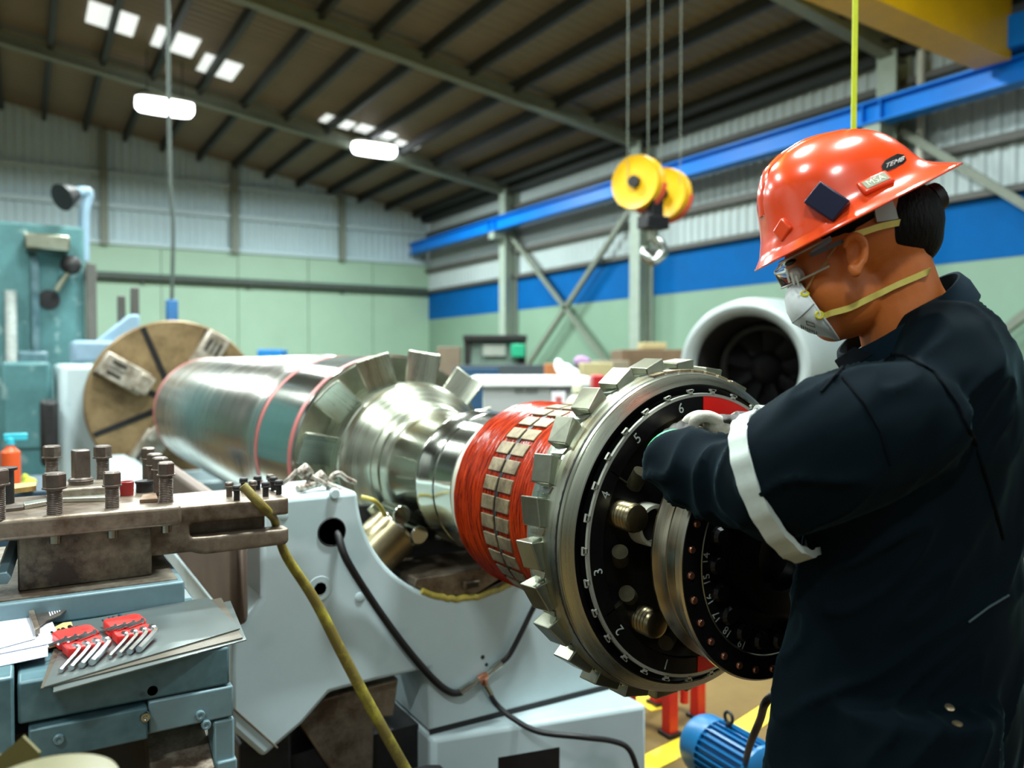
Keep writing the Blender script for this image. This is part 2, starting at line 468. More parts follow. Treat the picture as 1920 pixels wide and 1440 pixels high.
bm = B(); hc = c + V((0, 0, -.60)); tube(bm, [hc + V((0, 0, .10)), hc + _rt * .07 + V((0, 0, .04)), hc + _rt * .09 + V((0, 0, -.04)), hc + V((0, 0, -.11)), hc - _rt * .09 + V((0, 0, -.05)), hc - _rt * .07 + V((0, 0, .02))], [.04, .045, .05, .05, .04, .015], 14); O('hook', bm, m_steel, r)
for o_ in (-.24, -.05, .07, .25):
    bm = B(); p = c + _rt * o_; cyl(bm, p, V((p.x, p.y, 5.29)), .0035, n=8); O('wire_rope', bm, m_rafter, r)

# green-yellow webbing sling hanging behind the worker
p = at(1600, 300, 2.3)
bm = B()
m_sling = mat('sling_yellow', (.62, .72, .02), .6, 0, .1, 60)
strap(bm, [V((p.x + .01, p.y, zr(p.x) - .45)), V((p.x + .005, p.y, 3.6)), p, V((p.x - .002, p.y, 1.55)), V((p.x - .002, p.y, 1.34))], _rt, .0145, .004)
O('lifting_sling', bm, m_sling, label='thin green-yellow sling hanging straight down behind the hard hat', cat='sling')

# ------------------------------------------------------------------ lamps seen under the roof
def lamp(x, y, lab):
    r = T('high_bay_lamp', lab, 'lamp', (x, y, 6.6), 'lamps under the roof')
    def rr(z, sx_, sy_):
        out = []
        for i in range(28):
            t = 2 * PI * i / 28; c_, s_ = math.cos(t), math.sin(t)
            out.append(V((x + sx_ * math.copysign(abs(c_) ** .6, c_), y + sy_ * math.copysign(abs(s_) ** .6, s_), z)))
        return out
    O('diffuser', loft(B(), [rr(6.60, .40, .12), rr(6.62, .52, .19), rr(6.68, .57, .235), rr(6.76, .58, .245), rr(6.86, .57, .24)]), m_lamp, r)
    O('housing', loft(B(), [rr(6.865, .59, .25), rr(6.93, .57, .23), rr(6.97, .4, .15)]), m_dull, r)
    for s in (-.35, .35):
        bm = B(); cyl(bm, (x + s, y, 6.95), (x + s, y, zr(x + s) - .05), .012, n=8); O('hanger', bm, m_dark, r)
lamp(2.66, 18.8, 'glowing high bay lamp under the roof, the one farther from the side wall')
lamp(7.76, 19.8, 'glowing high bay lamp under the roof, the one nearer to the side wall')

# drop cable with pendant
bm = B(); p = at(318, 310, 9.5); q = at(322, 570, 9.5)
r = T('pendant_controller', 'blue pendant controller on a thin cable hanging above the faceplate', 'controller', q)
bm = B(); tube(bm, [V((p.x, p.y, 6.3)), p, p + V((.03, 0, -.7)), q], .022, 8); O('cable', bm, m_pipe, r)
bm = B(); rbox(bm, q + V((0, 0, -.08)), (.13, .10, .26)); O('button_box', bm, mat('pendant_blue', (.02, .12, .30), .5), r, bevel=.02)
# ------------------------------------------------------------------ the rotor on the lathe
AX, AZ = 1.067, .986
ROT = T('generator_rotor', 'long shiny steel rotor set up between the faceplate and the white stand', 'rotor', (AX, 3.5, AZ - .37))
def RL(name, prof, m, n=96, cap=True, closed=False, parent=None, label=None, smooth=30):
    o = O(name, lathe(B(), prof, (AX, 0, AZ), (0, 1, 0), n, cap, closed), m, parent or ROT, smooth=smooth)
    if label: o['label'] = label
    return o
m_body = mat('rotor_body_steel', (.50, .49, .43), .25, 1, .14, 1.2, stretch=(.3, 8, .3), bump=.02, bscale=14)
m_redline = mat('red_marking', (.50, .13, .12), .4, 0, .2, 10)
m_varn = mat('red_varnish', (.22, .007, .001), .22, 0, .5, 6, c2=(.62, .050, .003), stretch=(2, 30, 2), spec=.45)
m_seg = mat('segment_brown', (.17, .12, .06), .45, .3, .3, 25, c2=(.31, .25, .14), bump=.15, bscale=60)
m_cream = mat('cream_insulation', (.55, .56, .44), .5)
m_copper = mat('copper', (.60, .26, .16), .3, .9, .2, 40)
m_blackm = mat('black_machined', (.005, .005, .0055), .30, .1, .3, 25, spec=.35)
m_red = mat('red_paint', (.95, .012, .006), .35, 0, .06)
m_gold = mat('bronze_steel', (.26, .22, .13), .3, 1, .3, 8)

RL('rotor_body', [(3.06, .30), (3.06, .345), (3.3, .345), (3.32, .352), (5.70, .352), (5.77, .335), (5.77, .2)], m_body)
RL('retaining_ring', [(2.55, .25), (2.55, .330), (2.562, .343), (3.06, .343), (3.06, .25)], m_polish)
RL('red_band', [(2.575, .3445), (2.61, .3445), (2.61, .340), (2.575, .340)], m_redline, cap=False, closed=True)
RL('red_band', [(3.01, .3445), (3.045, .3445), (3.045, .340), (3.01, .340)], m_redline, cap=False, closed=True)
RL('red_band', [(5.62, .3535), (5.68, .3535), (5.68, .34), (5.62, .34)], m_redline, cap=False, closed=True)
RL('end_winding_cover', [(2.47, .12), (2.47, .215), (2.55, .255), (2.56, .255)], m_dull)
for i in range(9):
    bm = B(); a = 2 * PI * i / 9
    cyl(bm, (AX + .30 * math.cos(a), 5.765, AZ + .30 * math.sin(a)), (AX + .30 * math.cos(a), 5.79, AZ + .30 * math.sin(a)), .03, n=12); O('balance_plug', bm, m_polish, ROT)
RL('drive_shaft', [(5.75, .2), (5.9, .2), (5.9, .16), (7.0, .16)], m_dull, 48)
# fan blades standing round the hub
for i in range(12):
    a = 2 * PI * i / 12 + math.radians(20)
    u = V((math.cos(a), 0, math.sin(a))); t = V((-math.sin(a), 0, math.cos(a))); yy = V((0, 1, 0))
    c0 = V((AX, 2.44, AZ)); rings = []
    for rr, wd, tw in ((.225, .048, .30), (.29, .052, .36), (.350, .055, .42), (.357, .053, .42)):
        wv = (t * math.cos(tw) + yy * math.sin(tw)); nv = wv.cross(u)
        p = c0 + u * rr
        rings.append([p + wv * wd + nv * .006, p + wv * wd * .4 + nv * .017, p - wv * wd * .5 + nv * .014, p - wv * wd - nv * .002, p - wv * wd - nv * .010, p + nv * .002, p + wv * wd - nv * .004])
    O('fan_blade', loft(B(), rings), m_steel2, ROT, smooth=50, bevel=.004)
RL('end_face', [(2.549, .20), (2.5485, .336), (2.552, .338), (2.56, .20)], m_dull, cap=False)
RL('fan_hub', [(2.52, .12), (2.52, .250), (2.40, .258), (2.388, .256), (2.384, .248), (2.378, .248), (2.374, .254), (2.365, .252), (2.35, .243), (2.325, .222), (2.305, .205), (2.29, .196), (2.285, .19), (2.275, .19), (2.268, .182), (2.262, .172), (2.25, .172), (2.245, .182), (2.225, .182), (2.215, .172), (2.20, .166)], m_steel2)
RL('journal', [(2.21, .166), (2.02, .166), (1.985, .172), (1.965, .188), (1.95, .190), (1.945, .188), (1.86, .188), (1.857, .185), (1.853, .185), (1.85, .188), (1.76, .188), (1.755, .18), (1.70, .17)], m_polish, label='polished bearing journal')
RL('insulation_collar', [(1.735, .15), (1.735, .198), (1.66, .203), (1.655, .15)], m_cream)
def winding():
    bm = B(); n = 200; rings = []; rows = [(1.675, .18), (1.674, .204)]
    y = 1.672
    while y > 1.278:
        if 1.424 < y < 1.545: r_ = .2185
        else: r_ = .2222 + .0010 * math.sin(y * 47)
        rows.append((y, r_)); y -= .0016
    rows += [(1.276, .2)]
    R2 = random.Random(3); lay = [R2.uniform(-1, 1) for _ in range(n)]
    for k, (yy, rr) in enumerate(rows):
        ring = []
        for i in range(n):
            a = 2 * PI * i / n
            j = (.0007 if k % 2 else -.0007) + .0009 * mnoise.noise(V((yy * 260, math.cos(a) * 9, math.sin(a) * 9))) + .0014 * mnoise.noise(V((yy * 40, math.cos(a) * 5, math.sin(a) * 5)))
            if rr < .21: j = 0
            ring.append(V((AX + (rr + j) * math.cos(a), yy, AZ + (rr + j) * math.sin(a))))
        rings.append(ring)
    o = O('coil_winding', loft(bm, rings), m_varn, ROT, smooth=0, label='red varnished wire winding'); return o
winding()
ns = 34
for i in range(ns):
    for y0, y1 in ((1.490, 1.540), (1.428, 1.480)):
        bm = B(); a0 = 2 * PI * (i + .14) / ns; a1 = 2 * PI * (i + .86) / ns; rr = []
        for yy in (y0, y1):
            pts = [(AX + R * math.cos(a0 + (a1 - a0) * k / 3), yy, AZ + R * math.sin(a0 + (a1 - a0) * k / 3)) for R, ks in ((.214, (0, 1, 2, 3)), (.2238, (3, 2, 1, 0))) for k in ks]
            rr.append(pts)
        O('winding_block', loft(bm, rr), m_seg, ROT, smooth=30, bevel=.0012)
RL('winding_gap', [(1.478, .2195), (1.478, .2208), (1.492, .2208), (1.492, .2195)], m_black, cap=False, closed=True)
# toothed ring
RL('toothed_ring', [(1.255, .15), (1.255, .284), (1.245, .290), (1.186, .291), (1.180, .296), (1.176, .303), (1.170, .304), (1.166, .3035), (1.143, .2985), (1.142, .2965), (1.140, .2965), (1.139, .2975), (1.134, .2955), (1.133, .2935), (1.131, .2935), (1.130, .2945), (1.1185, .2795), (1.117, .2765), (1.119, .2745), (1.135, .2735), (1.14, .2735), (1.14, .15)], m_steel2, 128, label='silver ring with stepped rim')
nt_ = 26
for i in range(nt_):
    a = 2 * PI * i / nt_ + .07
    u = V((math.cos(a), 0, math.sin(a))); t = V((-math.sin(a), 0, math.cos(a))); yy = V((0, 1, 0))
    c0 = V((AX, 1.192, AZ))
    P = lambda tt, y_, r_: c0 + u * r_ + t * tt + yy * y_
    bm = B()
    loft(bm, [[P(-.030, -.018, .287), P(.020, -.026, .287), P(.023, .025, .287), P(-.027, .033, .287)],
              [P(-.030, -.017, .3245), P(.020, -.025, .3145), P(.023, .025, .3175), P(-.027, .033, .3265)]])
    O('tooth', bm, m_dull, ROT, smooth=0, bevel=.0022)
    bm = B(); loft(bm, [[P(.0225, -.026, .286), P(.035, -.020, .286), P(.036, .022, .286), P(.028, .022, .286)], [P(.0225, -.026, .3055), P(.035, -.020, .3045), P(.036, .022, .302), P(.028, .022, .302)]])
    O('locking_strip', bm, m_steel, ROT, smooth=0)
# balance weights set into the groove near the top
RL('weight_groove', [(1.1405, .2975), (1.142, .2985), (1.160, .300), (1.160, .29)], m_dark, cap=False, closed=True)
for k in range(7):
    a = math.radians(103 - k * 6.2)
    u = V((math.cos(a), 0, math.sin(a))); t = V((-math.sin(a), 0, math.cos(a)))
    bm = B(); M = Matrix((t, V((0, 1, 0)), u)).transposed()
    rbox(bm, V((AX, 1.1525, AZ)) + u * .2985, (.026, .017, .010), M); O('balance_weight', bm, m_brass if 0 else m_seg, ROT, smooth=0, bevel=.001)
# dark groove, notched ring, black plate
RL('inner_groove', [(1.134, .2745), (1.126, .2745), (1.134, .2575)], m_black, cap=False, closed=True)
bm = lathe(B(), [(1.104, .2545), (1.104, .2600), (1.109, .2605), (1.109, .2545)], (AX, 0, AZ), (0, 1, 0), 120, False, True)
for i in range(30):
    a = 2 * PI * i / 30
    u = V((math.cos(a), 0, math.sin(a))); t = V((-math.sin(a), 0, math.cos(a))); M = Matrix((t, V((0, 1, 0)), u)).transposed()
    rbox(bm, V((AX, 1.1065, AZ)) + u * .2630, (.008, .005, .009), M)
    rbox(bm, V((AX, 1.1065, AZ)) + u * .2665, (.014, .005, .0035), M)
O('notched_ring', bm, mat('pale_ring', (.55, .57, .50), .35, .6), ROT, smooth=30)
RL('face_plate', [(1.16, .12), (1.16, .2), (1.14, .2555), (1.106, .2555), (1.104, .2535), (1.104, .226), (1.1055, .2245), (1.110, .2235), (1.116, .19), (1.118, .08)], m_blackm, 128, label='black face plate with chalk numbers')
def sector(name, a0, a1, r0, r1, y, m):
    k = 24; A = [math.radians(a0 + (a1 - a0) * i / k) for i in range(k + 1)]
    pts = [(AX + r1 * math.cos(a), y, AZ + r1 * math.sin(a)) for a in A] + [(AX + r0 * math.cos(a), y, AZ + r0 * math.sin(a)) for a in reversed(A)]
    return O(name, prism(B(), pts, (0, .002, 0)), m, ROT, smooth=0)
sector('red_sector', 36, 89.5, .2245, .2535, 1.1025, m_red)
sector('red_sector', -92, -58, .2245, .2535, 1.1025, m_red)
m_chalk = mat('chalk', (.40, .46, .44), .8, 0, .3, 200)
for s, a in (('1', -110.7), ('2', -142.8), ('3', -170.9), ('4', 157.6), ('5', 129.6), ('6', 102.6)):
    a = math.radians(a); u = V((math.cos(a), 0, math.sin(a)))
    bm = place_text(text_bm(s, .026, .0003), V((AX, 1.1034, AZ)) + u * .239, (u.z, 0, -u.x), u)
    O('chalk_number', bm, m_chalk, ROT, smooth=0)
# things bolted to the black plate
def onface(a, R, y=1.112):
    a = math.radians(a); return V((AX + R * math.cos(a), y, AZ + R * math.sin(a)))
for a in (165.6, 165.6 - 120, 165.6 + 120):
    c = onface(a, .131, 1.0)
    O('port', lathe(B(), [(0, .030), (0, .036), (.004, .0375), (.11, .0375), (.11, .030)], c + V((0, .085, 0)), (0, 1, 0), 40, False, True), mat('port_rim', (.46, .47, .38), .45), ROT, label='round port with pale rim')
    O('port_bore', lathe(B(), [(.02, .0305), (.022, .001)], c + V((0, .085, 0)), (0, 1, 0), 32), m_black, ROT)
for a in (163.8, 103, 43, -17, -77, -137):
    c = onface(a, .194, 1.06)
    O('threaded_plug', lathe(B(), [(0, .018), (.002, .023)] + [(.006 + .004 * k, .0255 if k % 2 else .0235) for k in range(10)] + [(.06, .0255)], c, (0, 1, 0), 32), m_gold, ROT)
for a in (-179, -158, 141, 120, -120, -100):
    c = onface(a, .205, 1.085); al = math.radians(a)
    bm = B(); cyl(bm, c, c + V((.028 * math.cos(al + 2.2), .02, .028 * math.sin(al + 2.2))), .014, .014, 16); O('stud', bm, mat('dark_bronze', (.03, .026, .014), .7, 0, .5, 30, spec=.1), ROT)
for k in range(6):
    a = math.radians(-152 + 60 * k); u = V((math.cos(a), 0, math.sin(a))); t = V((-u.z, 0, u.x))
    bm = B(); M = Matrix((u, V((0, 1, 0)), t)).transposed(); rbox(bm, V((AX, 1.108, AZ)) + u * .222, (.05, .008, .0022), M); O('joint_strip', bm, m_dull, ROT, smooth=0)
RL('inner_hub', [(1.12, .088), (1.0, .088)], m_blackm, 64)
# coupling in front
RL('coupling_drum', [(1.012, .12), (1.013, .199), (1.008, .2005), (.996, .194), (.985, .1925), (.984, .191), (.962, .191), (.958, .194), (.955, .1935), (.954, .15)], mat('dark_polished', (.33, .30, .22), .24, 1, .25, 3, stretch=(.5, 60, .5)), 128, label='polished dark coupling drum')
RL('coupling_flange', [(.956, .15), (.948, .204), (.944, .2085), (.934, .2095), (.930, .2065), (.930, .15), (.938, .148), (.938, .10), (.915, .098), (.913, .06), (.95, .055), (.952, .03)], m_blackm, 128, label='black coupling flange ringed with copper bolts')
RL('flange_rim', [(.9305, .2067), (.9340, .2102), (.9445, .2092), (.9445, .2055)], mat('rim_steel', (.5, .48, .38), .25, 1), 128, cap=False, closed=True)
RL('seal_ring', [(.9385, .165), (.930, .166), (.929, .1675), (.930, .169), (.9385, .170)], m_dull, 96, cap=False, closed=True)
for i in range(30):
    a = 2 * PI * i / 30 + .06
    c = V((AX + .191 * math.cos(a), .931, AZ + .191 * math.sin(a)))
    O('copper_bolt', lathe(B(), [(-.005, .001), (-.005, .005), (-.003, .0062), (.0, .0062)], c, (0, 1, 0), 14), m_copper, ROT)
for i in range(20):
    a = 2 * PI * i / 20; c = V((AX + .142 * math.cos(a), .938, AZ + .142 * math.sin(a)))
    O('flange_nut', lathe(B(), [(-.022, .008), (-.022, .012), (-.016, .0155), (0, .0155)], c, (0, 1, 0), 12), m_blackm, ROT, smooth=20)
for s, a in (('18', -135), ('17', -148), ('16', -160), ('15', -172), ('14', 176), ('19', -120)):
    a = math.radians(a); u = V((math.cos(a), 0, math.sin(a)))
    O('chalk_number', place_text(text_bm(s, .019, .0003), V((AX, .9295, AZ)) + u * .158, (u.z, 0, -u.x), u), m_chalk, ROT, smooth=0)

# ------------------------------------------------------------------ white stand (lower half of a steady rest) under the rotor
ST = T('steady_rest', 'big white cast stand cradling the rotor in its round cut-out', 'steady rest', (1.0, 2.1, 0))
YS = 1.99
def S(px, py): return on(px, py, 1, YS)
outl = [S(541, 934), S(672, 919)]
rb = .3355
a0 = math.atan2(S(672, 919).z - AZ, S(672, 919).x - AX)
a0 = PI + .05
arc = [V((AX + rb * math.cos(a), YS, AZ + rb * math.sin(a))) for a in [PI - .0 + (PI) * i / 40 for i in range(41)]]
zt = arc[0].z - .012
xl = .487
main = [V((xl, YS, .955)), V((.54, YS, .972)), V((arc[0].x, YS, zt))] + arc[1:-1] + [V((arc[-1].x, YS, zt)), V((1.60, YS, .972)), V((1.66, YS, .955)),
        V((1.66, YS, .80)), V((1.72, YS, .60)), V((1.72, YS, .36)), V((1.60, YS, .30)), V((.930, YS, .30)), V((.930, YS, .476)), V((.78, YS, .474)), V((.655, YS, .468)), S(568, 1358), S(494, 1422), S(433, 1368), S(433, 1205), V((xl, YS, .735))]
O('casting', prism(B(), main, (0, .27, 0)), m_white, ST, smooth=25, bevel=.012, seg=3)
# cored hole, inspection plugs and screws
O('cable_hole', lathe(B(), [(-.0015, .034), (-.0015, .001)], V((on(622, 997, 1, YS).x, YS, on(622, 997, 1, YS).z)), (0, 1, 0), 40), m_black, ST)
hh = on(622, 997, 1, YS)
O('hole_rim', lathe(B(), [(-.0012, .033), (-.004, .0345), (-.0005, .037)], hh, (0, 1, 0), 40, False, True), m_dark, ST)
hp = on(600, 1103, 1, YS)
O('plug_plate', lathe(B(), [(-.002, .001), (-.002, .030), (0, .031)], hp, (0, 1, 0), 40), m_white, ST)
O('plug_hole', lathe(B(), [(-.003, .016), (-.003, .001)], hp, (0, 1, 0), 9), m_black, ST, smooth=0)
for px, py, rr in ((675, 1120, .013), (531, 967, .012), (905, 1232, .006), (912, 1246, .005)):
    q = on(px, py, 1, YS); O('screw', lathe(B(), [(-.003, .001), (-.003, rr * .7), (-.0015, rr), (0, rr)], q, (0, 1, 0), 20), m_white if rr > .01 else m_dark, ST)
O('round_knob', lathe(B(), [(-.012, .001), (-.012, .011), (-.008, .014), (0, .014)], on(626, 925, 1, YS), (0, 1, 0), 20), m_white, ST)
# foot
bm = B(); prism(bm, [(.928, 1.965, .02), (1.565, 1.84, .02), (1.565, 2.30, .02), (.928, 2.30, .02)], (0, 0, .276)); ft = O('foot', bm, m_white, ST, bevel=.014, seg=3)
bm = B(); prism(bm, [(1.11, 1.9285, .03), (1.29, 1.8930, .03), (1.29, 1.91, .03), (1.11, 1.945, .03)], (0, 0, .185)); O('foot_recess', bm, m_black, ST, smooth=0)
bm = B(); box(bm, (.44, 2.03, .02), (.57, 2.25, .372)); O('bed_clamp', bm, m_dark, ST, bevel=.01)
bm = B(); rk = [on(px, py, 1, 2.03) for px, py in ((560, 1356), (606, 1310), (748, 1272), (738, 1345), (702, 1345), (700, 1475), (640, 1475))]; prism(bm, rk, (0, .25, 0)); O('bed_way', bm, m_brown, ST, bevel=.006)
bm = B(); box(bm, (.50, 2.06, .02), (.93, 2.24, .30)); O('gap_shade_block', bm, m_dark, ST, smooth=0)  # dark block stands for the shade in the gap under the arch
bm = B(); sl = [on(430, 1322, 1, YS), on(520, 1402, 1, YS)]; cyl(bm, sl[0] - V((0, .001, 0)), sl[1] - V((0, .001, 0)), .0025, n=6); O('joint_line', bm, m_brown, ST)
bm = B(); box(bm, (.93, 1.9865, .298), (1.6, 1.9895, .312)); O('joint_line', bm, m_dark, ST, smooth=0)
# grease lip, bottom bearing block
m_grease = mat('yellow_grease', (.45, .36, .06), .35, 0, .4, 30, bump=.4, bscale=60)
g = []
for i in range(31):
    a = math.radians(-118 + i * 2.3); g.append(V((AX + (.331 + .006 * R_.random()) * math.cos(a), 1.992, AZ + (.333 + .006 * R_.random()) * math.sin(a))))
O('grease_lip', tube(B(), g, .0085, 8, 2), m_grease, ST)
bm = B(); pts = []
for i in range(21):
    a = math.radians(-122 + i * 3.8); pts.append((AX + .334 * math.cos(a), 2.0, AZ + .334 * math.sin(a)))
pts += [(AX + .24, 2.0, AZ - .262), (AX - .17, 2.0, AZ - .262)]
O('bearing_block', prism(bm, pts, (0, .24, 0)), m_brown, ST, bevel=.004)
q = V((AX - .005, 1.996, AZ - .30)); bm = B(); rbox(bm, q, (.05, .02, .022)); O('stop_block', bm, m_brown, ST, bevel=.003)
bm = B(); rbox(bm, q + V((0, -.009, 0)), (.034, .006, .012)); O('stop_recess', bm, m_black, ST, smooth=0)
# radial roller quills
for ang in (-140, -40):
    a = math.radians(ang); u = V((math.cos(a), 0, math.sin(a))); t = V((-u.z, 0, u.x)); c = V((AX, 2.12, AZ))
    bm = B(); cyl(bm, c + u * .345, c + u * .232, .075, n=40); O('roller_quill', bm, m_gold, ST, bevel=.004)
    bm = B(); cyl(bm, c + u * .236, c + u * .222, .060, n=40); O('quill_ring', bm, m_steel, ST)
    for s in (-1, 1):
        p = c + u * .203 + t * (s * .04)
        bm = B(); cyl(bm, p - V((0, .055, 0)), p + V((0, .055, 0)), .026, n=28); O('roller', bm, m_polish, ST, bevel=.003)
    bm = B(); rbox(bm, c + u * .225 + V((0, .07, 0)), (.15, .012, .04), Matrix((t, V((0, 1, 0)), u)).transposed()); O('roller_fork', bm, m_dull, ST, bevel=.003)
bm = B(); pts = [(AX + .333 * math.cos(math.radians(a)), 2.225, AZ + .333 * math.sin(math.radians(a))) for a in range(196, 345, 6)]; prism(bm, pts, (0, .03, 0)); O('bore_dark_backing', bm, m_dark, ST, smooth=0)  # dark plate added to keep the inside of the bore dark
bm = B(); tube(bm, [on(678, 932, 1, 2.02), on(700, 938, 1, 2.0), on(712, 950, 1, 2.02), on(722, 966, 1, 2.06)], .006, 8); O('oil_pipe', bm, m_grease, ST)
q = V((AX - .02, 2.2, AZ - .235))
for k, (dx, dz) in enumerate(((-.06, .03), (.03, .04), (.09, .02))):
    bm = B(); ell(bm, q + V((dx, 0, dz)), (.035, 0, .01), (0, .03, 0), (0, 0, .018)); O('bearing_pad', bm, m_dull, ST)

# ------------------------------------------------------------------ faceplate, headstock and bed of the lathe
FP = T('lathe_faceplate', 'big round brown slotted faceplate behind the rotor', 'faceplate', (AX, 7.15, AZ - .67))
RL('disc', [(7.12, .10), (7.11, .655), (7.125, .668), (7.25, .668), (7.25, .1)], m_brass, 96, parent=FP)
for i in range(8):
    a = math.radians(22 + 45 * i); u = V((math.cos(a), 0, math.sin(a))); t = V((-u.z, 0, u.x)); M = Matrix((u, V((0, 1, 0)), t)).transposed()
    bm = B(); rbox(bm, V((AX, 7.109, AZ)) + u * .40, (.50, .006, .045), M); O('slot', bm, m_black, FP, smooth=0)
m_jaw = mat('jaw_steel', (.34, .28, .20), .4, .6, .3, 12, c2=(.55, .5, .42))
for i in range(4):
    a = math.radians(67 + 90 * i - 8); u = V((math.cos(a), 0, math.sin(a))); t = V((-u.z, 0, u.x)); M = Matrix((u, V((0, 1, 0)), t)).transposed(); c = V((AX, 7.04, AZ))
    bm = B(); rbox(bm, c + u * .46, (.36, .15, .19), M); rbox(bm, c + u * .30 + V((0, -.06, 0)), (.12, .10, .15), M); j = O('chuck_jaw', bm, m_jaw, FP, bevel=.012)
    for s in (-.045, 0, .045):
        bm = B(); rbox(bm, c + u * .52 + t * s + V((0, -.077, 0)), (.11, .01, .022), M); O('jaw_slot', bm, m_black if s else m_steel, j, smooth=0); _o = bpy.data.objects
    j_org = _org[j]
HS = T('lathe_headstock', 'white lathe headstock casting behind the brown faceplate', 'headstock', (1.1, 8.2, 0))
bm = B(); box(bm, (.25, 7.46, .0), (1.95, 9.2, 1.30)); O('casting', bm, m_white, HS, bevel=.05, seg=3)
O('spindle_nose', lathe(B(), [(7.255, .30), (7.47, .34)], (AX, 0, AZ), (0, 1, 0), 48), m_dull, HS)
bm = B(); rbox(bm, (.62, 7.75, 1.40), (.55, .5, .18)); O('gear_cover', bm, m_lblue, HS, bevel=.03)
bm = B(); prism(bm, [(.50, 7.6, 1.46), (.78, 7.6, 1.72), (.86, 7.6, 1.72), (.86, 7.6, 1.60), (.66, 7.6, 1.44)], (0, .3, 0)); O('guard_arm', bm, m_lblue, HS, bevel=.02)
bm = B(); box(bm, (.80, 7.62, 1.50), (.86, 7.75, 1.95)); box(bm, (.70, 7.7, 1.6), (.76, 7.78, 1.88)); O('control_bracket', bm, m_girt, HS, bevel=.01)
LB = T('lathe_bed', 'long white lathe bed lying under the rotor', 'lathe bed', (1.05, 5, 0))
for x0, x1 in ((.50, .74), (1.36, 1.60)):
    bm = B(); box(bm, (x0, 2.35, .0), (x1, 6.95, .56)); prism(bm, [(x0 + .02, 2.35, .56), (x1 - .02, 2.35, .56), (x1 - .08, 2.35, .60), (x0 + .08, 2.35, .60)], (0, 4.6, 0)); O('bed_rail', bm, m_white, LB, smooth=0, bevel=.008)
for y in (2.5, 3.7, 4.9, 6.1, 6.8):
    bm = B(); box(bm, (.74, y, .05), (1.36, y + .12, .45)); O('bed_rib', bm, m_white, LB, smooth=0)
bm = B(); box(bm, (.74, 2.4, .0), (1.36, 6.95, .05)); O('chip_tray', bm, m_dark, LB, smooth=0)
# front bed rails going under the stand toward the tool slide
FB = T('tool_bed', 'dark oily lathe bed rails running under the white stand and tool slide', 'lathe bed', (.5, 1.6, 0))
for x0, x1 in ((.54, .66), (.74, .90)):
    bm = B(); box(bm, (x0, .55, .0), (x1, 1.82 if x1 > .6 else 1.88, .27)); O('bed_rail', bm, m_dark, FB, smooth=0, bevel=.006)
bm = B(); prism(bm, [(.62, 1.2, .27), (.90, 1.2, .27), (.90, 1.2, .28), (.86, 1.2, .29), (.68, 1.2, .29), (.62, 1.2, .28)], (0, .66, 0)); O('way_cover', bm, m_dark, FB, smooth=0, bevel=.006)
# ------------------------------------------------------------------ tool carriage beside the camera
m_tealp = mat('carriage_paint', (.055, .13, .16), .36, .1, .25, 4, c2=(.12, .215, .24), spots=((.04, .07, .08), 14, .66), bump=.05, bscale=30)
m_slide = mat('slide_paint', (.15, .24, .27), .4, .15, .2, 6, spots=((.13, .10, .08), 9, .62), bump=.08, bscale=40)
m_worn = mat('worn_steel', (.20, .14, .10), .4, .6, .3, 12, c2=(.42, .38, .30), bump=.15, bscale=90)
m_blockd = mat('stained_block', (.055, .045, .035), .42, .5, .3, 9, c2=(.22, .19, .13), bump=.25, bscale=90, amt=.54)
CA = T('tool_carriage', 'blue-grey painted tool carriage carrying the bolted tool post', 'machine carriage', (.12, 1.5, .3))
YF = 1.296
bm = B(); box(bm, (-.012, YF, .805), (.268, 1.95, .864)); O('saddle', bm, m_tealp, CA, bevel=.004)
bm = B(); box(bm, (-.40, YF - .004, .60), (-.016, 1.95, .875)); O('saddle_wing', bm, m_tealp, CA, bevel=.004)
bm = B(); box(bm, (.0, YF - .012, .752), (.150, YF + .02, .800)); O('clamp_strip', bm, m_tealp, CA, bevel=.003)
bm = B(); box(bm, (.152, YF - .002, .755), (.273, YF + .02, .803)); O('clamp_strip', bm, m_slide, CA, bevel=.003)
bm = B(); box(bm, (.05, YF + .02, .745), (.273, 1.9, .803)); O('under_plate', bm, m_tealp, CA, bevel=.003)
for px, py in ((272, 1343), (375, 1340), (110, 1385), (386, 1358)):
    q = on(px, py, 1, YF - .012 if px < 300 else YF - .002)
    O('socket_screw', lathe(B(), [(-.004, .001), (-.004, .002), (-.006, .0035), (-.006, .0062), (-.004, .0072), (.002, .0072)], q, (0, 1, 0), 20), m_steel if px == 272 else m_slide, CA)
q = on(286, 1295, 1, YF); O('drilled_hole', lathe(B(), [(-.0006, .0072), (-.0006, .001)], q, (0, 1, 0), 20), m_black, CA)
bm = B(); box(bm, (.243, YF + .0, .30), (.275, YF + .05, .752)); O('support_leg', bm, m_slide, CA, bevel=.004)
bm = B(); box(bm, (.247, YF - .006, .66), (.277, YF + .02, .69)); O('leg_strap', bm, m_slide, CA, bevel=.003)
bm = B(); prism(bm, [on(270, 1352, 1, 1.40), on(378, 1325, 1, 1.40), on(404, 1440, 1, 1.28), on(285, 1470, 1, 1.28)], (0, .03, -.02)); O('way_wiper', bm, m_worn, CA, bevel=.003)
bm = B(); box(bm, (-.35, 1.42, .3), (.24, 1.9, .745)); O('apron', bm, m_dark, CA, smooth=0)
# compound slide on top
bm = B(); box(bm, (-.40, 1.561, .864), (.246, 2.05, .908)); O('compound_slide', bm, m_slide, CA, bevel=.004)
bm = B(); box(bm, (-.40, 1.575, .9081), (.236, 2.04, .9105)); O('slide_top', bm, m_worn, CA, smooth=0)
bm = B(); box(bm, (.405, 1.93, .69), (.445, 3.3, .96)); O('way_guard', bm, mat('way_brown', (.17, .125, .10), .5, .3, .2, 5), CA, bevel=.02, seg=3)

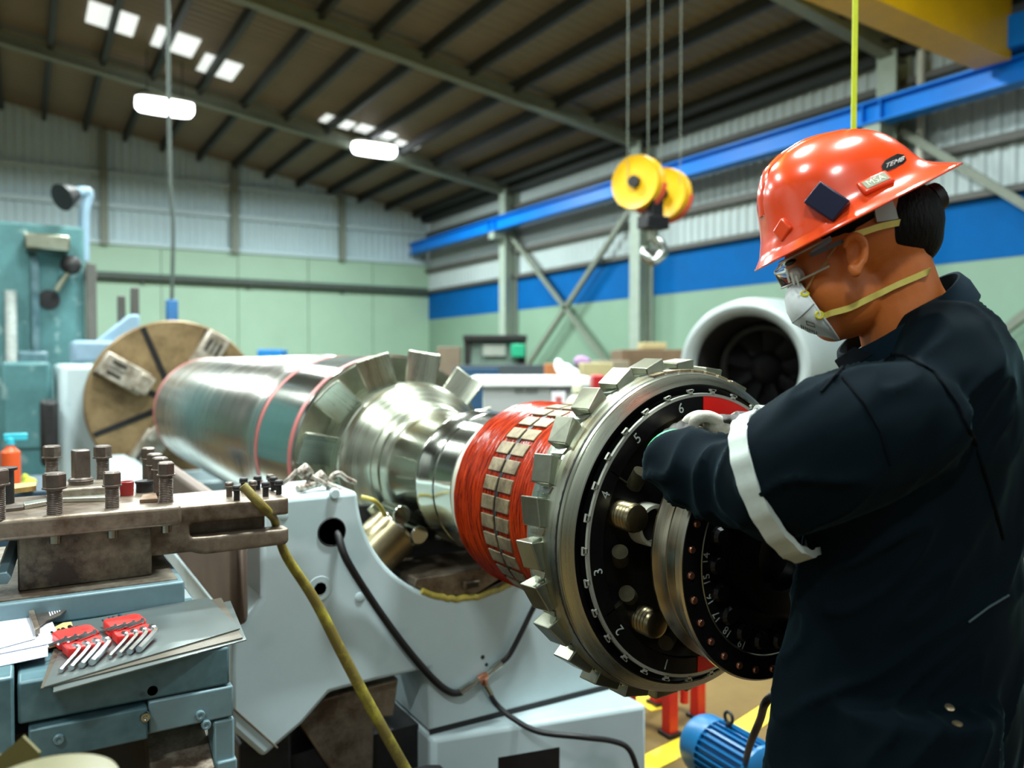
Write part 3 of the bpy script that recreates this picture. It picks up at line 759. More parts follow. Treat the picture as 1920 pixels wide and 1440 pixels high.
TP = T('tool_post', 'rusty brown clamp tool post with big hexagon bolts', 'tool post', (.09, 1.75, .9105))
bm = B(); box(bm, (-.012, 1.622, .9105), (.199, 1.90, 1.004)); O('post_block', bm, m_blockd, TP, bevel=.003)
bm = B(); box(bm, (-.30, 1.592, 1.004), (.247, 1.86, 1.0405)); O('clamp_plate', bm, m_brown, TP, bevel=.007, seg=3)
def stud(x, y, z0, r, h, hr, hh, name='clamp_bolt', n=6, ph=.3, par=None, thread=True, m=None):
    p = lambda z: V((x, y, z))
    prof = [(0, r)]
    if thread:
        k = int((h - hh) / .0032)
        for i in range(k): prof += [(i * .0032 + .0008, r), (i * .0032 + .0016, r * .88), (i * .0032 + .0024, r)]
    prof += [(h - hh, r)]
    bm = lathe(B(), prof, p(z0), (0, 0, 1), 20)
    cyl(bm, p(z0 + h - hh), p(z0 + h - hh + .003), hr * 1.05, n=24)
    cyl(bm, p(z0 + h - hh + .003), p(z0 + h - .003), hr, n=n, ph=ph); cyl(bm, p(z0 + h - .003), p(z0 + h), hr, hr * .82, n=n, ph=ph)
    return O(name, bm, m or m_bolt, par or TP, smooth=30, bevel=.0008)
ZT = 1.0405
def onz(px, py, z): return on(px, py, 2, z)
q = onz(103, 965, ZT); stud(q.x, q.y + .006, ZT, .0128, .072, .0185, .028)
q = onz(211, 953, ZT); stud(q.x, q.y + .006, ZT, .0118, .066, .0155, .027, ph=.1)
q = onz(5, 975, ZT); stud(q.x - .008, q.y + .01, ZT, .0128, .085, .0185, .028)
for px, py in ((98, 905), (193, 899)):
    q = at(px, py, 1.68); stud(q.x, q.y, ZT, .0125, .092, .0175, .026, ph=.2)
q = at(152, 900, 1.60); bm = B(); rbox(bm, (q.x, q.y, ZT + .012), (.115, .11, .024)); O('strap_block', bm, m_worn, TP, bevel=.004)
stud(q.x, q.y, ZT + .024, .022, .014, .022, .008, 'washer', 32, par=TP, thread=False)
bm = B(); rbox(bm, (q.x, q.y, ZT + .064), (.029, .029, .055), Matrix.Rotation(.2, 3, 'Z')); O('square_stud', bm, m_bolt, TP, bevel=.003)
for k, (px, py) in enumerate(((311, 866), (300, 857), (290, 850), (278, 839))):
    q = onz(px, py, 1.116); stud(q.x, q.y, 1.035 if q.y < 1.85 else 1.0, .0125, 1.116 - (1.035 if q.y < 1.85 else 1.0), .0155, .026, ph=.25 * k, thread=k == 0)
bm = B(); box(bm, (.19, 1.862, .9105), (.27, 2.03, 1.0)); O('rear_block', bm, m_brown, TP, bevel=.004)
for px, py in ((104, 1030), (212, 1010), (313, 996)):
    q = on(px, py, 1, 1.606); bm = B(); cyl(bm, (q.x, 1.612, 1.004), (q.x, 1.612, .990), .009, n=16); O('bolt_end', bm, m_steel, TP)
bm = B(); q = on(10, 1085, 1, 1.60); cyl(bm, q + V((-.004, 0, 0)), q + V((.012, .10, .035)), .0125, n=6); O('locating_pin', bm, m_slide, CA, bevel=.001)

# slotted fork bar
FB2 = T('fork_bar', 'brown steel bar with a long open slot reaching toward the white stand', 'tool holder', (.33, 1.72, .93))
bm = B()
box(bm, (.10, 1.66, .937), (.272, 1.84, 1.0265)); box(bm, (.27, 1.66, .992), (.462, 1.84, 1.0265))
pts = [(.272, 1.66, .966), (.30, 1.66, .9645), (.462, 1.66, .963), (.462, 1.66, .936), (.455, 1.66, .931), (.30, 1.66, .929), (.285, 1.66, .932), (.272, 1.66, .938)]
prism(bm, pts, (0, .045, 0)); box(bm, (.27, 1.72, .94), (.43, 1.84, .993))
O('fork', fuse([bm], .0035, 3), m_brown, FB2, smooth=50)
for i, (px, py) in enumerate(((430, 931), (444, 938), (457, 922), (474, 928), (483, 918), (498, 931), (507, 915), (513, 920), (523, 927))):
    q = onz(px, py, 1.0265)
    if q.y > 1.835: q.y = 1.83
    stud(q.x, max(q.y, 1.672), 1.0265, .0062, .030, .0088, .011, 'set_bolt', 12, par=FB2, thread=False, m=m_dark if i % 3 else m_bolt)
# flat file-like bar, cap, nut and bits lying on the clamp plate
zt = ZT + .0006
def poly_on(pts, z, h): return prism(B(), [onz(px, py, z) for px, py in pts], (0, 0, h))
O('flat_bar', poly_on(((46, 955), (118, 942), (198, 940), (200, 925), (120, 929), (84, 943), (44, 949)), zt, .008), mat('bright_bar', (.60, .62, .54), .3, .9, .12, 20), label='flat bright steel bar with a hole lying on the clamp plate', cat='steel bar', bevel=.001)
O('file_tang', poly_on(((0, 961), (44, 956), (44, 950), (0, 956)), zt, .005), m_bolt, label='dark pointed tang lying beside the bright flat bar on the clamp plate', cat='file')
q = onz(8, 948, zt); bm = lathe(B(), [(0, .016), (.06, .016), (.062, .022), (.066, .022)], (q.x, q.y + .03, zt), (0, 0, 1), 28); O('round_stop', bm, m_rubber, label='black round stop at the near edge of the clamp plate', cat='stop')
q = onz(238, 928, zt); bm = lathe(B(), [(0, .012), (.026, .0135), (.027, .0115), (.012, .0105), (.01, .001)], (q.x, q.y, zt), (0, 0, 1), 28); O('thread_protector', bm, mat('cap_red', (.30, .02, .02), .35), label='small open dark red cap beside the bolt on the clamp plate', cat='cap')
q = onz(272, 922, ZT); bm = lathe(B(), [(0, .017), (.016, .017), (.018, .019), (.022, .019), (.023, .014)], (q.x, q.y, ZT + .0006), (0, 0, 1), 28); O('flanged_nut', bm, m_dark, label='dark flanged nut behind the red cap', cat='nut')
O('wood_chip', poly_on(((262, 943), (296, 941), (292, 930), (268, 933)), zt, .006), mat('oily_wood', (.20, .12, .07), .6, 0, .3, 30), label='thin brown wood chip lying by the nearest bolt of the row', cat='wood piece')
O('wood_shim', poly_on(((24, 926), (68, 920), (68, 912), (26, 916)), zt, .010), mat('shim_wood', (.40, .24, .07), .6, 0, .3, 30), label='yellow wooden shim lying at the back of the clamp plate', cat='wood piece')

# sheets, papers and tools on the carriage
m_sheetm = mat('grey_sheet', (.15, .18, .175), .32, .6, .12, 3)
ZS = .8646
for k, (pts, lab) in enumerate(((((100, 1300), (105, 1196), (432, 1128), (462, 1201)), 'dark metal sheet at the bottom of the stack of sheets'),
                              (((76, 1293), (112, 1185), (415, 1122), (455, 1197)), 'brownish metal sheet in the middle of the stack of sheets'),
                              (((82, 1290), (135, 1169), (390, 1121), (450, 1180)), 'grey metal sheet on top of the stack carrying the hex keys'))):
    bm = B(); z = ZS + .0022 * k; prism(bm, [onz(px, py, z) for px, py in pts], (0, 0, .0016)); O('metal_sheet', bm, m_sheetm if k != 1 else mat('tan_sheet', (.12, .105, .08), .4, .5), label=lab, cat='metal sheet', group='stacked metal sheets', smooth=0)
ZK = ZS + .0066
m_hold = mat('holder_red', (.72, .025, .02), .4, 0, .1, 20)
m_key = mat('key_chrome', (.62, .65, .68), .2, 1, .1, 20)
m_keyb = mat('key_black', (.02, .03, .035), .35, .6, .1, 20)
def hexset(c, ang, lab, light):
    r = T('hex_key_set', lab, 'hex key set', c, 'hex key sets on the top sheet')
    xd = V((math.cos(ang), math.sin(ang), 0)); yd = V((-xd.y, xd.x, 0)); zd = V((0, 0, 1)); c = V(c)
    P = lambda a, b, z=0: c + xd * a + yd * b + zd * z
    for (b0, b1, h) in ((.0, .040, .015), (.043, .092, .019)):
        bm = B(); prism(bm, [P(-.027, b0 + .004), P(-.022, b0), P(.024, b0), P(.028, b0 + .006), P(.028, b1 - .008), P(.022, b1), P(-.020, b1), P(-.027, b1 - .006)], (0, 0, h)); O('holder', bm, m_hold, r, bevel=.0025, seg=3)
    bm = B(); cyl(bm, P(.015, .070, .0188), P(.015, .070, .0194), .0055, n=16); O('rivet', bm, mat('rivet_red', (.45, .02, .015), .4), r)
    for k in range(4):
        rr = .0054 - .0006 * k; a0 = .023 - .0135 * k
        bm = B(); tube(bm, [P(a0 + .001, .012, .0150), P(a0 + .003, .003, .0145), P(a0 + .001, -.006, .011), P(a0 - .034, -.052, rr)], rr, 6, 5); O('hex_key', bm, m_key, r, smooth=20)
        bm = B(); tube(bm, [P(a0 - .001, .048, .0185), P(a0 - .004, .040, .0185), P(a0 - .030, .026, .0178)], rr * .62, 6, 5); O('hex_key', bm, m_key, r, smooth=20)
    for k in range(5):
        rr = .0036 - .0004 * k; a0 = .017 - .0085 * k
        bm = B(); tube(bm, [P(a0, .088, .010), P(a0 - .003, .112 + .005 * (k % 3), .010 + .003 * (k % 2))], rr, 6, smooth=False); O('hex_key', bm, m_keyb if not light or k < 1 else mat('key_teal', (.05, .16, .20), .3, .7), r, smooth=20)
hexset((.078, 1.345, ZK), .22, 'red hex key set with black keys, nearer to the papers', False)
hexset((.145, 1.368, ZK), .16, 'red hex key set with teal keys, farther from the papers', True)
m_paper = mat('paper', (.60, .63, .70), .7, 0, .03, 5)
m_paper2 = mat('printed_paper', (.55, .60, .72), .7, 0, .08, 90)
for k, (pts, lab, mm) in enumerate(((((-60, 1262), (90, 1231), (89, 1205), (-60, 1190)), 'bluish printed paper at the bottom of the pile of papers', m_paper2),
                                ((( -60, 1238), (114, 1203), (98, 1166), (-60, 1140)), 'white paper in the middle of the pile of papers', m_paper),
                                (((-60, 1232), (66, 1198), (80, 1148), (75, 1118), (-60, 1146)), 'white paper on top of the pile under the scraper', m_paper))):
    bm = B(); z = ZS + .011 + .002 * k; prism(bm, [onz(px, py, z) for px, py in pts], (0, 0, .0008)); O('paper_sheet', bm, mm, label=lab, cat='paper', group='papers on the carriage', smooth=0)
z = ZS + .0068
O('card_shim', poly_on(((90, 1216), (144, 1203), (134, 1170), (118, 1172), (90, 1186)), z, .004), mat('card_tan', (.42, .30, .12), .6, 0, .2, 20), label='tan card piece lying between the papers and the hex keys', cat='card')
r = T('steel_scraper', 'dark steel scraper with slotted blade lying on the papers', 'scraper', onz(95, 1150, z))
z = ZS + .0175
bm = poly_on(((147, 1120), (138, 1119), (82, 1146), (60, 1150), (66, 1182), (88, 1166), (112, 1157), (132, 1140)), z, .003); O('blade', bm, m_bolt, r, bevel=.0006)
for k in range(5):
    x0 = 91 + 4.3 * k; bm = poly_on(((x0, 1147 - 2 * k), (x0 + 2, 1146 - 2 * k), (x0 + 5, 1154 - 2 * k), (x0 + 3, 1155 - 2 * k)), z + .0031, .0003); O('slot', bm, m_paper, r, smooth=0)
bm = poly_on(((52, 1152), (62, 1148), (75, 1188), (66, 1192)), z, .010); O('grip', bm, m_worn, r, bevel=.001)
# olive covers at the lower corner
m_olive = mat('olive_cover', (.105, .095, .03), .42, 0, .3, 8)
c = at(85, 1480, .72)
O('round_cover', lathe(B(), [(-.05, .055), (0, .060), (.004, .058), (.006, .05), (.006, .01)], c + V((0, 0, .0)), (0, 0, 1), 48), m_olive, label='olive round cover at the near lower corner', cat='cover')
a = [at(-60, 1430, .86), at(0, 1416, .86), at(42, 1381, .86), at(73, 1412, .86), at(60, 1500, .86), at(-60, 1520, .86)]
O('sheet_guard', prism(B(), a, _fw * .004), m_olive, label='olive pointed sheet guard behind the round cover', cat='guard')

# yellow rod through the slot of the fork bar
m_rod = mat('yellow_rod', (.26, .20, .045), .5, 0, .3, 12, c2=(.50, .46, .04), bump=.1, amt=.6)
pts = [on(455, 910, 1, 1.652), on(490, 948, 1, 1.645), on(513, 972, 1, 1.690), on(521, 1000, 1, 1.735), on(538, 1045, 1, 1.75), on(590, 1125, 1, 1.76), on(640, 1222, 1, 1.76), on(700, 1335, 1, 1.76), on(790, 1495, 1, 1.76)]
O('yellow_hose', tube(B(), pts, [.0085, .010, .0085, .0085, .010, .0115, .0125, .013, .0135], 14), m_rod, label='dirty yellow hose hooked through the slotted fork bar', cat='hose')

# hydraulic hose with copper tee on the stand
HH = T('hydraulic_hose', 'black hydraulic hose coming out of the hole in the white stand', 'hose', on(905, 1270, 1, 1.96))
hp = lambda px, py, y=1.972: on(px, py, 1, y)
bm = tube(B(), [hp(624, 985, 2.03), hp(634, 1005, 1.985), hp(650, 1050, 1.96), hp(700, 1130), hp(760, 1213), hp(815, 1276), hp(845, 1298), hp(866, 1298)], .0098, 12); O('hose', bm, m_rubber, HH)
bm = tube(B(), [hp(938, 1244), hp(955, 1228), hp(978, 1185), hp(1000, 1140), hp(1030, 1085, 1.94)], .0078, 12); O('hose', bm, m_rubber, HH)
bm = tube(B(), [hp(918, 1300), hp(930, 1320), hp(960, 1346, 1.93), hp(1010, 1372, 1.86), hp(1090, 1382, 1.79), hp(1150, 1390, 1.78), hp(1180, 1406, 1.77), hp(1197, 1450, 1.76)], .0078, 12); O('hose', bm, m_rubber, HH)
for a, b, rr in (((862, 1298), (884, 1284), .0105), ((884, 1284), (898, 1274), .008), ((912, 1266), (924, 1256), .008), ((922, 1257), (940, 1243), .0100), ((908, 1282), (919, 1302), .0095)):
    bm = B(); cyl(bm, hp(*a), hp(*b), rr, n=14); O('fitting', bm, m_steel, HH, bevel=.001)
bm = B(); cyl(bm, hp(897, 1275), hp(913, 1265), .0115, n=6); cyl(bm, hp(904, 1270), hp(909, 1283), .0105, n=6); O('copper_tee', bm, m_copper, HH, bevel=.001)
# rusty swivels lying on the shoulder of the stand
m_rsty = mat('rusty_shiny', (.16, .08, .045), .35, .6, .4, 60, c2=(.62, .58, .50))
zsh = .982
def shld(px, py, y=2.06): return on(px, py, 1, y)
for k, (px, py, dx, dz, lab) in enumerate(((572, 884, .022, .02, 'rusty shiny swivel coupling leaning on top of the pile on the stand'), (601, 897, .02, .012, 'rusty shiny swivel coupling in the middle of the pile on the stand'))):
    c = shld(px, py); r = T('swivel_coupling', lab, 'coupling', c - V((0, 0, .02)), 'swivels on the white stand')
    d = V((.6, -.2, .5)).normalized()
    bm = B(); cyl(bm, c - d * .018, c + d * .016, .019, n=8, ph=.4); O('coupling_nut', bm, m_rsty, r, bevel=.004)
    bm = B(); cyl(bm, c + V((.012, -.012, -.012)), c + V((.05, -.02, -.036)), .0075, n=12); O('spindle', bm, m_rsty, r)
    bm = B(); tube(bm, [c + V((-.02, 0, .005)), c + V((-.04, .0, -.015)), c + V((-.055, .01, -.03))], .006, 8); O('arm', bm, m_rsty, r)
c = shld(636, 902); O('eye_bolt', tube(B(), [c + V((-.03, 0, -.02)), c + V((-.02, 0, .012)), c + V((.0, 0, .02)), c + V((.02, 0, .005)), c + V((.045, 0, -.008))], .007, 10), m_rsty, label='bent rusty eye bolt at the end of the pile on the stand', cat='bolt')
c = shld(565, 915, 2.03); bm = B(); cyl(bm, c + V((-.01, 0, -.002)), c + V((.05, .02, .006)), .010, n=10); O('short_pin', bm, m_rsty, label='short rusty pin lying under the swivel couplings on the stand', cat='pin')

# ------------------------------------------------------------------ machines and goods behind
CM = T('machine_tool', 'tall teal machine tool column standing beyond the headstock', 'machine', (-.3, 9.9, 0))
def cmx(px, y): return on(px, 600, 1, y).x
bm = B(); box(bm, (-1.6, 9.6, 0), (cmx(160, 9.6), 10.8, 2.72)); O('column', bm, m_teal, CM, bevel=.03)
bm = B(); q = on(92, 562, 1, 9.59); O('bore', lathe(B(), [(0, .10), (-.01, .10), (-.012, .001)], q, (0, 1, 0), 24), m_black, CM)
for px, y0, y1, w_, m in ((170, 495, 640, .10, m_girt), (65, 480, 660, .07, m_tealp)):
    a = on(px, y0, 1, 9.55); b = on(px, y1, 1, 9.55); bm = B(); box(bm, (a.x - w_ / 2, 9.50, b.z), (a.x + w_ / 2, 9.60, a.z)); O('guide_strip', bm, m, CM, bevel=.01)
a = on(45, 440, 1, 9.5); b = on(130, 475, 1, 9.5); bm = B(); box(bm, (a.x, 9.3, b.z), (b.x, 9.6, a.z)); O('top_bracket', bm, m_dull, CM, bevel=.02)
bm = B(); cyl(bm, on(20, 545, 1, 9.57), on(22, 720, 1, 9.57), .055, n=10); O('cable_conduit', bm, mat('conduit_pale', (.45, .50, .48), .5, 0, .3, 20), CM)
bm = B(); cyl(bm, on(135, 500, 1, 9.45), on(105, 545, 1, 9.45), .03, n=10); O('lever', bm, m_dull, CM)
bm = B(); ell(bm, on(133, 497, 1, 9.45), (.10, 0, 0), (0, .1, 0), (0, 0, .10)); O('lever_knob', bm, m_dark, CM)
bm = B(); tube(bm, [on(157, 490, 1, 9.7), on(158, 400, 1, 9.7), on(165, 362, 1, 9.7), on(140, 362, 1, 9.6)], .055, 10); O('lamp_arm', bm, m_lblue, CM)
bm = B(); cyl(bm, on(142, 362, 1, 9.6), on(116, 370, 1, 9.5), .07, .14, n=20); O('lamp_shade', bm, m_dark, CM)
for px, py, w_, h_, y, m, nm in ((50, 760, .36, .75, 8.2, m_teal, 'motor_cover'), (62, 700, .24, .4, 8.6, m_tealp, 'gear_housing'), (92, 810, .12, .5, 7.3, m_dark, 'gear_rack')):
    q = on(px, py, 1, y); bm = B(); rbox(bm, q, (w_, .4, h_)); O(nm, bm, m, CM, bevel=.03)
q = at(20, 860, 3.6); r = T('spray_bottle', 'orange bottle with a cyan cap standing beyond the tool post', 'bottle', q + V((0, 0, -.12)))
O('bottle', lathe(B(), [(-.12, .03), (-.115, .038), (.03, .038), (.045, .02), (.06, .016)], q, (0, 0, 1), 24), mat('bottle_orange', (.75, .10, .02), .4), r)
bm = lathe(B(), [(.06, .02), (.09, .02), (.095, .012), (.10, .012)], q, (0, 0, 1), 20); rbox(bm, q + V((.02, 0, .095)), (.09, .03, .03)); O('cap', bm, mat('cap_cyan', (.05, .50, .62), .4), r, bevel=.004)
q = q + V((0, 0, -.12)); bm = B(); box(bm, (q.x - .30, q.y - .2, .0), (q.x + .16, q.y + .35, q.z)); O('tool_cupboard', bm, mat('cupboard_blue', (.02, .05, .08), .5), label='dark blue tool cupboard standing under the orange bottle', cat='cupboard', bevel=.01)
q = at(52, 893, 3.45); q.z = at(20, 860, 3.6).z - .12 + .027; bm = B(); ell(bm, q, (.035, 0, .01), (0, .03, 0), (0, 0, .028)); ell(bm, q + V((-.01, 0, .03)), (.015, 0, 0), (0, .015, 0), (0, 0, .02)); O('cleaning_rag', fuse([bm], .006, 4), mat('rag_lime', (.45, .50, .05), .8), label='crumpled lime green rag lying by the orange bottle', cat='rag')
# engine inlet on its stand
def nacelle():
    c = at(1393, 690, 6.0); ax_ = (_fw * .83 + _rt * .55); ax_.z = 0; ax_.normalize()
    r = T('engine_inlet', 'big round pale engine inlet with a dark mouth behind the worker', 'engine inlet', (c.x, c.y, 0))
    O('cowl', lathe(B(), [(.30, .385), (.10, .385), (.03, .40), (.0, .43), (-.01, .455), (.0, .48), (.05, .505), (.2, .53), (.6, .55), (1.5, .56), (1.9, .50), (1.9, .38)], c, ax_, 72, cap=False), mat('cowl_white', (.34, .39, .38), .4, .1, .05, 2), r)
    O('inlet_duct', lathe(B(), [(.08, .384), (.3, .37), (.75, .36), (.75, .02)], c, ax_, 64, cap=False), mat('duct_dark', (.035, .032, .03), .4, .3, .3, 4), r)
    O('spinner', lathe(B(), [(.35, .001), (.40, .05), (.55, .12), (.70, .14)], c, ax_, 32), m_dark, r)
    a, b, d = basis(ax_)
    for i in range(9):
        t = 2 * PI * i / 9; u = a * math.cos(t) + b * math.sin(t); v = d.cross(u); 
        bm = B(); loft(bm, [[c + d * .62 + u * .13 + v * .045, c + d * .58 + u * .13, c + d * .55 + u * .13 - v * .045], [c + d * .66 + u * .355 + v * .08, c + d * .60 + u * .355, c + d * .55 + u * .355 - v * .08]], closed=True); O('fan_vane', bm, m_dark, r)
    O('bright_ring', lathe(B(), [(.45, .30), (.47, .33), (.52, .33), (.52, .30)], c, ax_, 48, False, True), m_girt, r)
    for s in (.5, 1.5):
        p = c + ax_ * s; bm = B(); side = V((-ax_.y, ax_.x, 0)); prism(bm, [p + side * .45 + V((0, 0, -c.z)), p - side * .45 + V((0, 0, -c.z)), p - side * .4 + V((0, 0, -.38)), p + side * .4 + V((0, 0, -.38))], ax_ * .12); O('cradle', bm, m_girt, r, smooth=0)
nacelle()
# row of benches and goods along the side wall
def crate(name, px0, py0, px1, py1, d, dep, m, lab, cat, zto=None, bev=.01, group=None):
    a = at(px0, py1, d); b = at(px1, py1, d); t = at(px0, py0, d)
    z1 = t.z; z0 = a.z if zto is None else zto
    f = V((_fw.x, _fw.y, 0)).normalized() * dep
    bm = B(); prism(bm, [(a.x, a.y, z0), (b.x, b.y, z0), (b.x + f.x, b.y + f.y, z0), (a.x + f.x, a.y + f.y, z0)], (0, 0, z1 - z0))
    return O(name, bm, m, label=lab, cat=cat, bevel=bev, group=group)
# white topped cabinet
a = at(895, 760, 5.2)
r = T('parts_cabinet', 'grey parts cabinet with a bright white top beyond the red winding', 'cabinet', (a.x + .35, a.y, 0))
def cab(px0, py0, px1, py1, d, dep, zto=None):
    a = at(px0, py1, d); b = at(px1, py1, d); t = at(px0, py0, d); z1 = t.z; z0 = a.z if zto is None else zto
    f = V((_fw.x, _fw.y, 0)).normalized() * dep
    return prism(B(), [(a.x, a.y, z0), (b.x, b.y, z0), (b.x + f.x, b.y + f.y, z0), (a.x + f.x, a.y + f.y, z0)], (0, 0, z1 - z0))
O('cabinet_body', cab(905, 726, 1100, 770, 5.2, .6, 0.), mat('cabinet_grey', (.34, .36, .35), .5, 0, .06), r, bevel=.01)
O('white_top', cab(880, 706, 1108, 726, 5.17, .7), mat('top_white', (.80, .84, .82), .4), r, bevel=.01)
O('cabinet_sign', cab(1034, 734, 1060, 764, 5.185, .005), mat('sign_white', (.75, .72, .75), .5), r, smooth=0)
O('sign_mark', cab(1042, 744, 1053, 764, 5.18, .003), mat('sign_red', (.45, .10, .10), .5), r, smooth=0)
for x0, x1 in ((965, 982), (985, 1008), (1032, 1045), (1048, 1070)):
    O('nameplate', cab(x0, 727.5, x1, 734, 5.185, .005), mat('plate_grey', (.10, .11, .11), .5), r, smooth=0)
q = at(1082, 750, 4.7); bm = lathe(B(), [(-.10, .055), (-.095, .062), (-.01, .062), (.01, .05), (.03, .025), (.045, .024), (.047, .032), (.075, .03)], q, (0, 0, 1), 28); 
r = T('cream_bottle', 'cream plastic bottle standing beyond the red winding', 'bottle', q + V((0, 0, -.1))); O('bottle', bm, mat('cream_plastic', (.62, .62, .45), .4), r)
O('cap', lathe(B(), [(.047, .026), (.085, .024), (.09, .01), (.10, .01)], q, (0, 0, 1), 20), mat('cream_plastic', (.62, .62, .45), .4), r)
crate('bottle_shelf', 1050, 783, 1110, 795, 4.6, .25, m_girt, 'steel shelf box standing under the cream bottle', 'shelf', 0.)
crate('red_box', 1112, 703, 1134, 735, 4.7, .2, mat('box_red', (.40, .01, .015), .4), 'small red box beside the cream bottle', 'box')
crate('red_box_stand', 1114, 736, 1140, 760, 4.65, .35, m_girt, 'grey stand carrying the small red box', 'stand', 0.)
q = at(1060, 695, 5.4); bm = B(); ell(bm, q, (.06, .0, .0), (0, .05, 0), (0, 0, .05)); ell(bm, q + _rt * -.04 + V((0, 0, .03)), (.025, 0, .03), (0, .03, 0), (-.03, 0, .045)); ell(bm, q + _rt * .05 + V((0, 0, -.02)), (.05, 0, 0), (0, .04, 0), (0, 0, .04)); O('plastic_bag', fuse([bm], .01, 2), mat('bag_white', (.75, .78, .80), .4, 0, .1, 20), label='crumpled white plastic bag on the white cabinet top', cat='bag')
crate('carton', 1092, 680, 1150, 728, 6.3, .4, mat('carton_tan', (.42, .36, .18), .6), 'tan carton behind the white plastic bag', 'carton', zto=None)
crate('carton_bench', 1085, 729, 1160, 770, 6.3, .6, m_girt, 'grey bench carrying the tan carton', 'bench', 0.)
q = at(1090, 678, 9.0); bm = B(); ell(bm, q, _rt * .09, _fw * .06, (0, 0, .07)); ell(bm, q + _rt * .05, _rt * .06, _fw * .06, (0, 0, .05)); O('purple_bundle', fuse([bm], .02, 2), mat('purple', (.42, .25, .48), .6), label='pale purple bundle lying behind the white plastic bag', cat='bundle')
crate('purple_shelf', 1060, 686, 1110, 700, 9.0, .5, m_pipe, 'dark shelf carrying the purple bundle', 'shelf', 0.)
crate('machine_gantry', 868, 628, 988, 639, 14, 1.2, m_dark, 'dark top frame over the grey-green machine by the side wall column', 'gantry')
r = T('bench_machine', 'grey-green machine under the dark frame by the side wall', 'machine', at(925, 690, 14.2))
O('machine_body', cab(880, 640, 975, 690, 14.2, .9, 0.), mat('machine_greygreen', (.22, .33, .28), .5, 0, .3, 2), r, bevel=.03)
for p0, p1 in ((870, 882), (972, 986)): O('frame_post', cab(p0, 640, p1, 690, 14.1, .1, 0.), m_dark, r, smooth=0)
O('machine_panel', cab(905, 646, 948, 668, 14.1, .1), mat('panel_pale', (.40, .45, .40), .5), r, bevel=.01)
O('green_cover', cab(958, 645, 984, 670, 13.9, .2), mat('cover_green', (.01, .42, .22), .5), r, bevel=.02)
crate('low_bench', 860, 684, 1035, 735, 12.5, .8, mat('bench_dark', (.05, .07, .08), .5), 'long dark bench in front of the grey-green machine', 'bench', 0.)
crate('blue_tray', 850, 690, 935, 700, 11.8, .4, mat('tray_blue', (.01, .06, .14), .5), 'dark blue tray in front of the dark bench', 'tray', 0.)
crate('orange_guard', 1022, 682, 1062, 715, 10.5, .3, mat('guard_orange', (.45, .16, .05), .5), 'orange machine guard standing beside the dark bench', 'guard', 0.)
crate('green_cabinet', 820, 650, 862, 700, 16, .8, mat('cab_brown', (.22, .17, .12), .5), 'low brown cupboard near the corner of the hall', 'cupboard', 0.)
crate('timber_crate', 1165, 655, 1290, 690, 11, 1.2, mat('crate_brown', (.19, .125, .07), .7, 0, .2, 10), 'long brown timber crate along the side wall', 'crate', 0.)
crate('cardboard_box', 1205, 642, 1250, 654, 11.2, .5, mat('carton_tan2', (.48, .40, .20), .6), 'tan cardboard box lying on the timber crate', 'box')
crate('steel_plate', 1120, 676, 1180, 700, 9.5, 1.0, mat('plate_tan', (.30, .26, .18), .6), 'low tan crate beside the timber crate', 'crate', 0.)
crate('blue_case', 482, 655, 527, 671, 10.2, .3, mat('case_blue', (.01, .20, .55), .4), 'small blue case behind the shiny rotor body', 'case')
crate('case_stand', 470, 672, 545, 700, 10.2, .5, m_girt, 'grey stand carrying the small blue case', 'stand', 0.)
# lathe tailstock way cover seen under the rotor end
# red trestle and blue motor on the floor
m_tr = mat('trestle_red', (.62, .015, .012), .4, 0, .1)
f0 = on(1256, 1378, 2, 0.); f1 = on(1308, 1345, 2, 0.)
TR = T('red_trestle', 'small red steel trestle standing on the floor under the rotor', 'trestle', ((f0 + f1) / 2))
zt_ = .205; e = (f1 - f0); 
fr = on(1230, 1330, 2, 0.); fr = f0 + V((e.y, -e.x, 0)) * -.9
for p in (f0, f1, f0 + (fr - f0), f1 + (fr - f0)):
    bm = B(); rbox(bm, p + V((0, 0, zt_ / 2 + .003)), (.042, .042, zt_ - .008)); O('leg', bm, m_tr, TR, bevel=.004)
    bm = B(); rbox(bm, p + V((0, 0, .008)), (.06, .06, .012)); O('foot_pad', bm, m_rubber, TR)
for a_, b_ in ((f0, f1), (fr, f1 + (fr - f0)), (f0, fr), (f1, f1 + (fr - f0))):
    bm = B(); cyl(bm, a_ + V((0, 0, zt_ - .015)), b_ + V((0, 0, zt_ - .015)), .022, n=8); O('rail', bm, m_tr, TR)
bm = B(); cyl(bm, (f0 + f1) / 2 + V((0, 0, zt_ - .03)), (f0 + f1) / 2 + V((0, 0, zt_ - .12)), .016, n=12); O('jack_screw', bm, m_tr, TR)

m_mot = mat('motor_blue', (.002, .135, .34), .35, 0, .12, 6)
c = on(1366, 1408, 2, .13); ax_ = (on(1425, 1440, 2, .13) - on(1310, 1372, 2, .13)); ax_.z = 0; ax_.normalize()
MO = T('electric_motor', 'blue ribbed electric motor lying on the floor beside the worker', 'motor', (c.x, c.y, 0))
O('fan_cover', lathe(B(), [(-.17, .02), (-.168, .07), (-.155, .098), (-.13, .108), (-.06, .110), (-.058, .104)], c, ax_, 40), m_mot, MO)
bm = lathe(B(), [(-.06, .10), (.16, .10)], c, ax_, 40); a_, b_, d_ = basis(ax_)
for i in range(30):
    t = 2 * PI * i / 30; u = a_ * math.cos(t) + b_ * math.sin(t); v = d_.cross(u); M = Matrix((d_, v, u)).transposed(); rbox(bm, c + d_ * .05 + u * .106, (.22, .003, .014), M)
O('ribbed_frame', bm, m_mot, MO, smooth=25)
O('end_shield', lathe(B(), [(.16, .112), (.175, .112), (.185, .10), (.195, .05), (.20, .03)], c, ax_, 40), m_mot, MO)
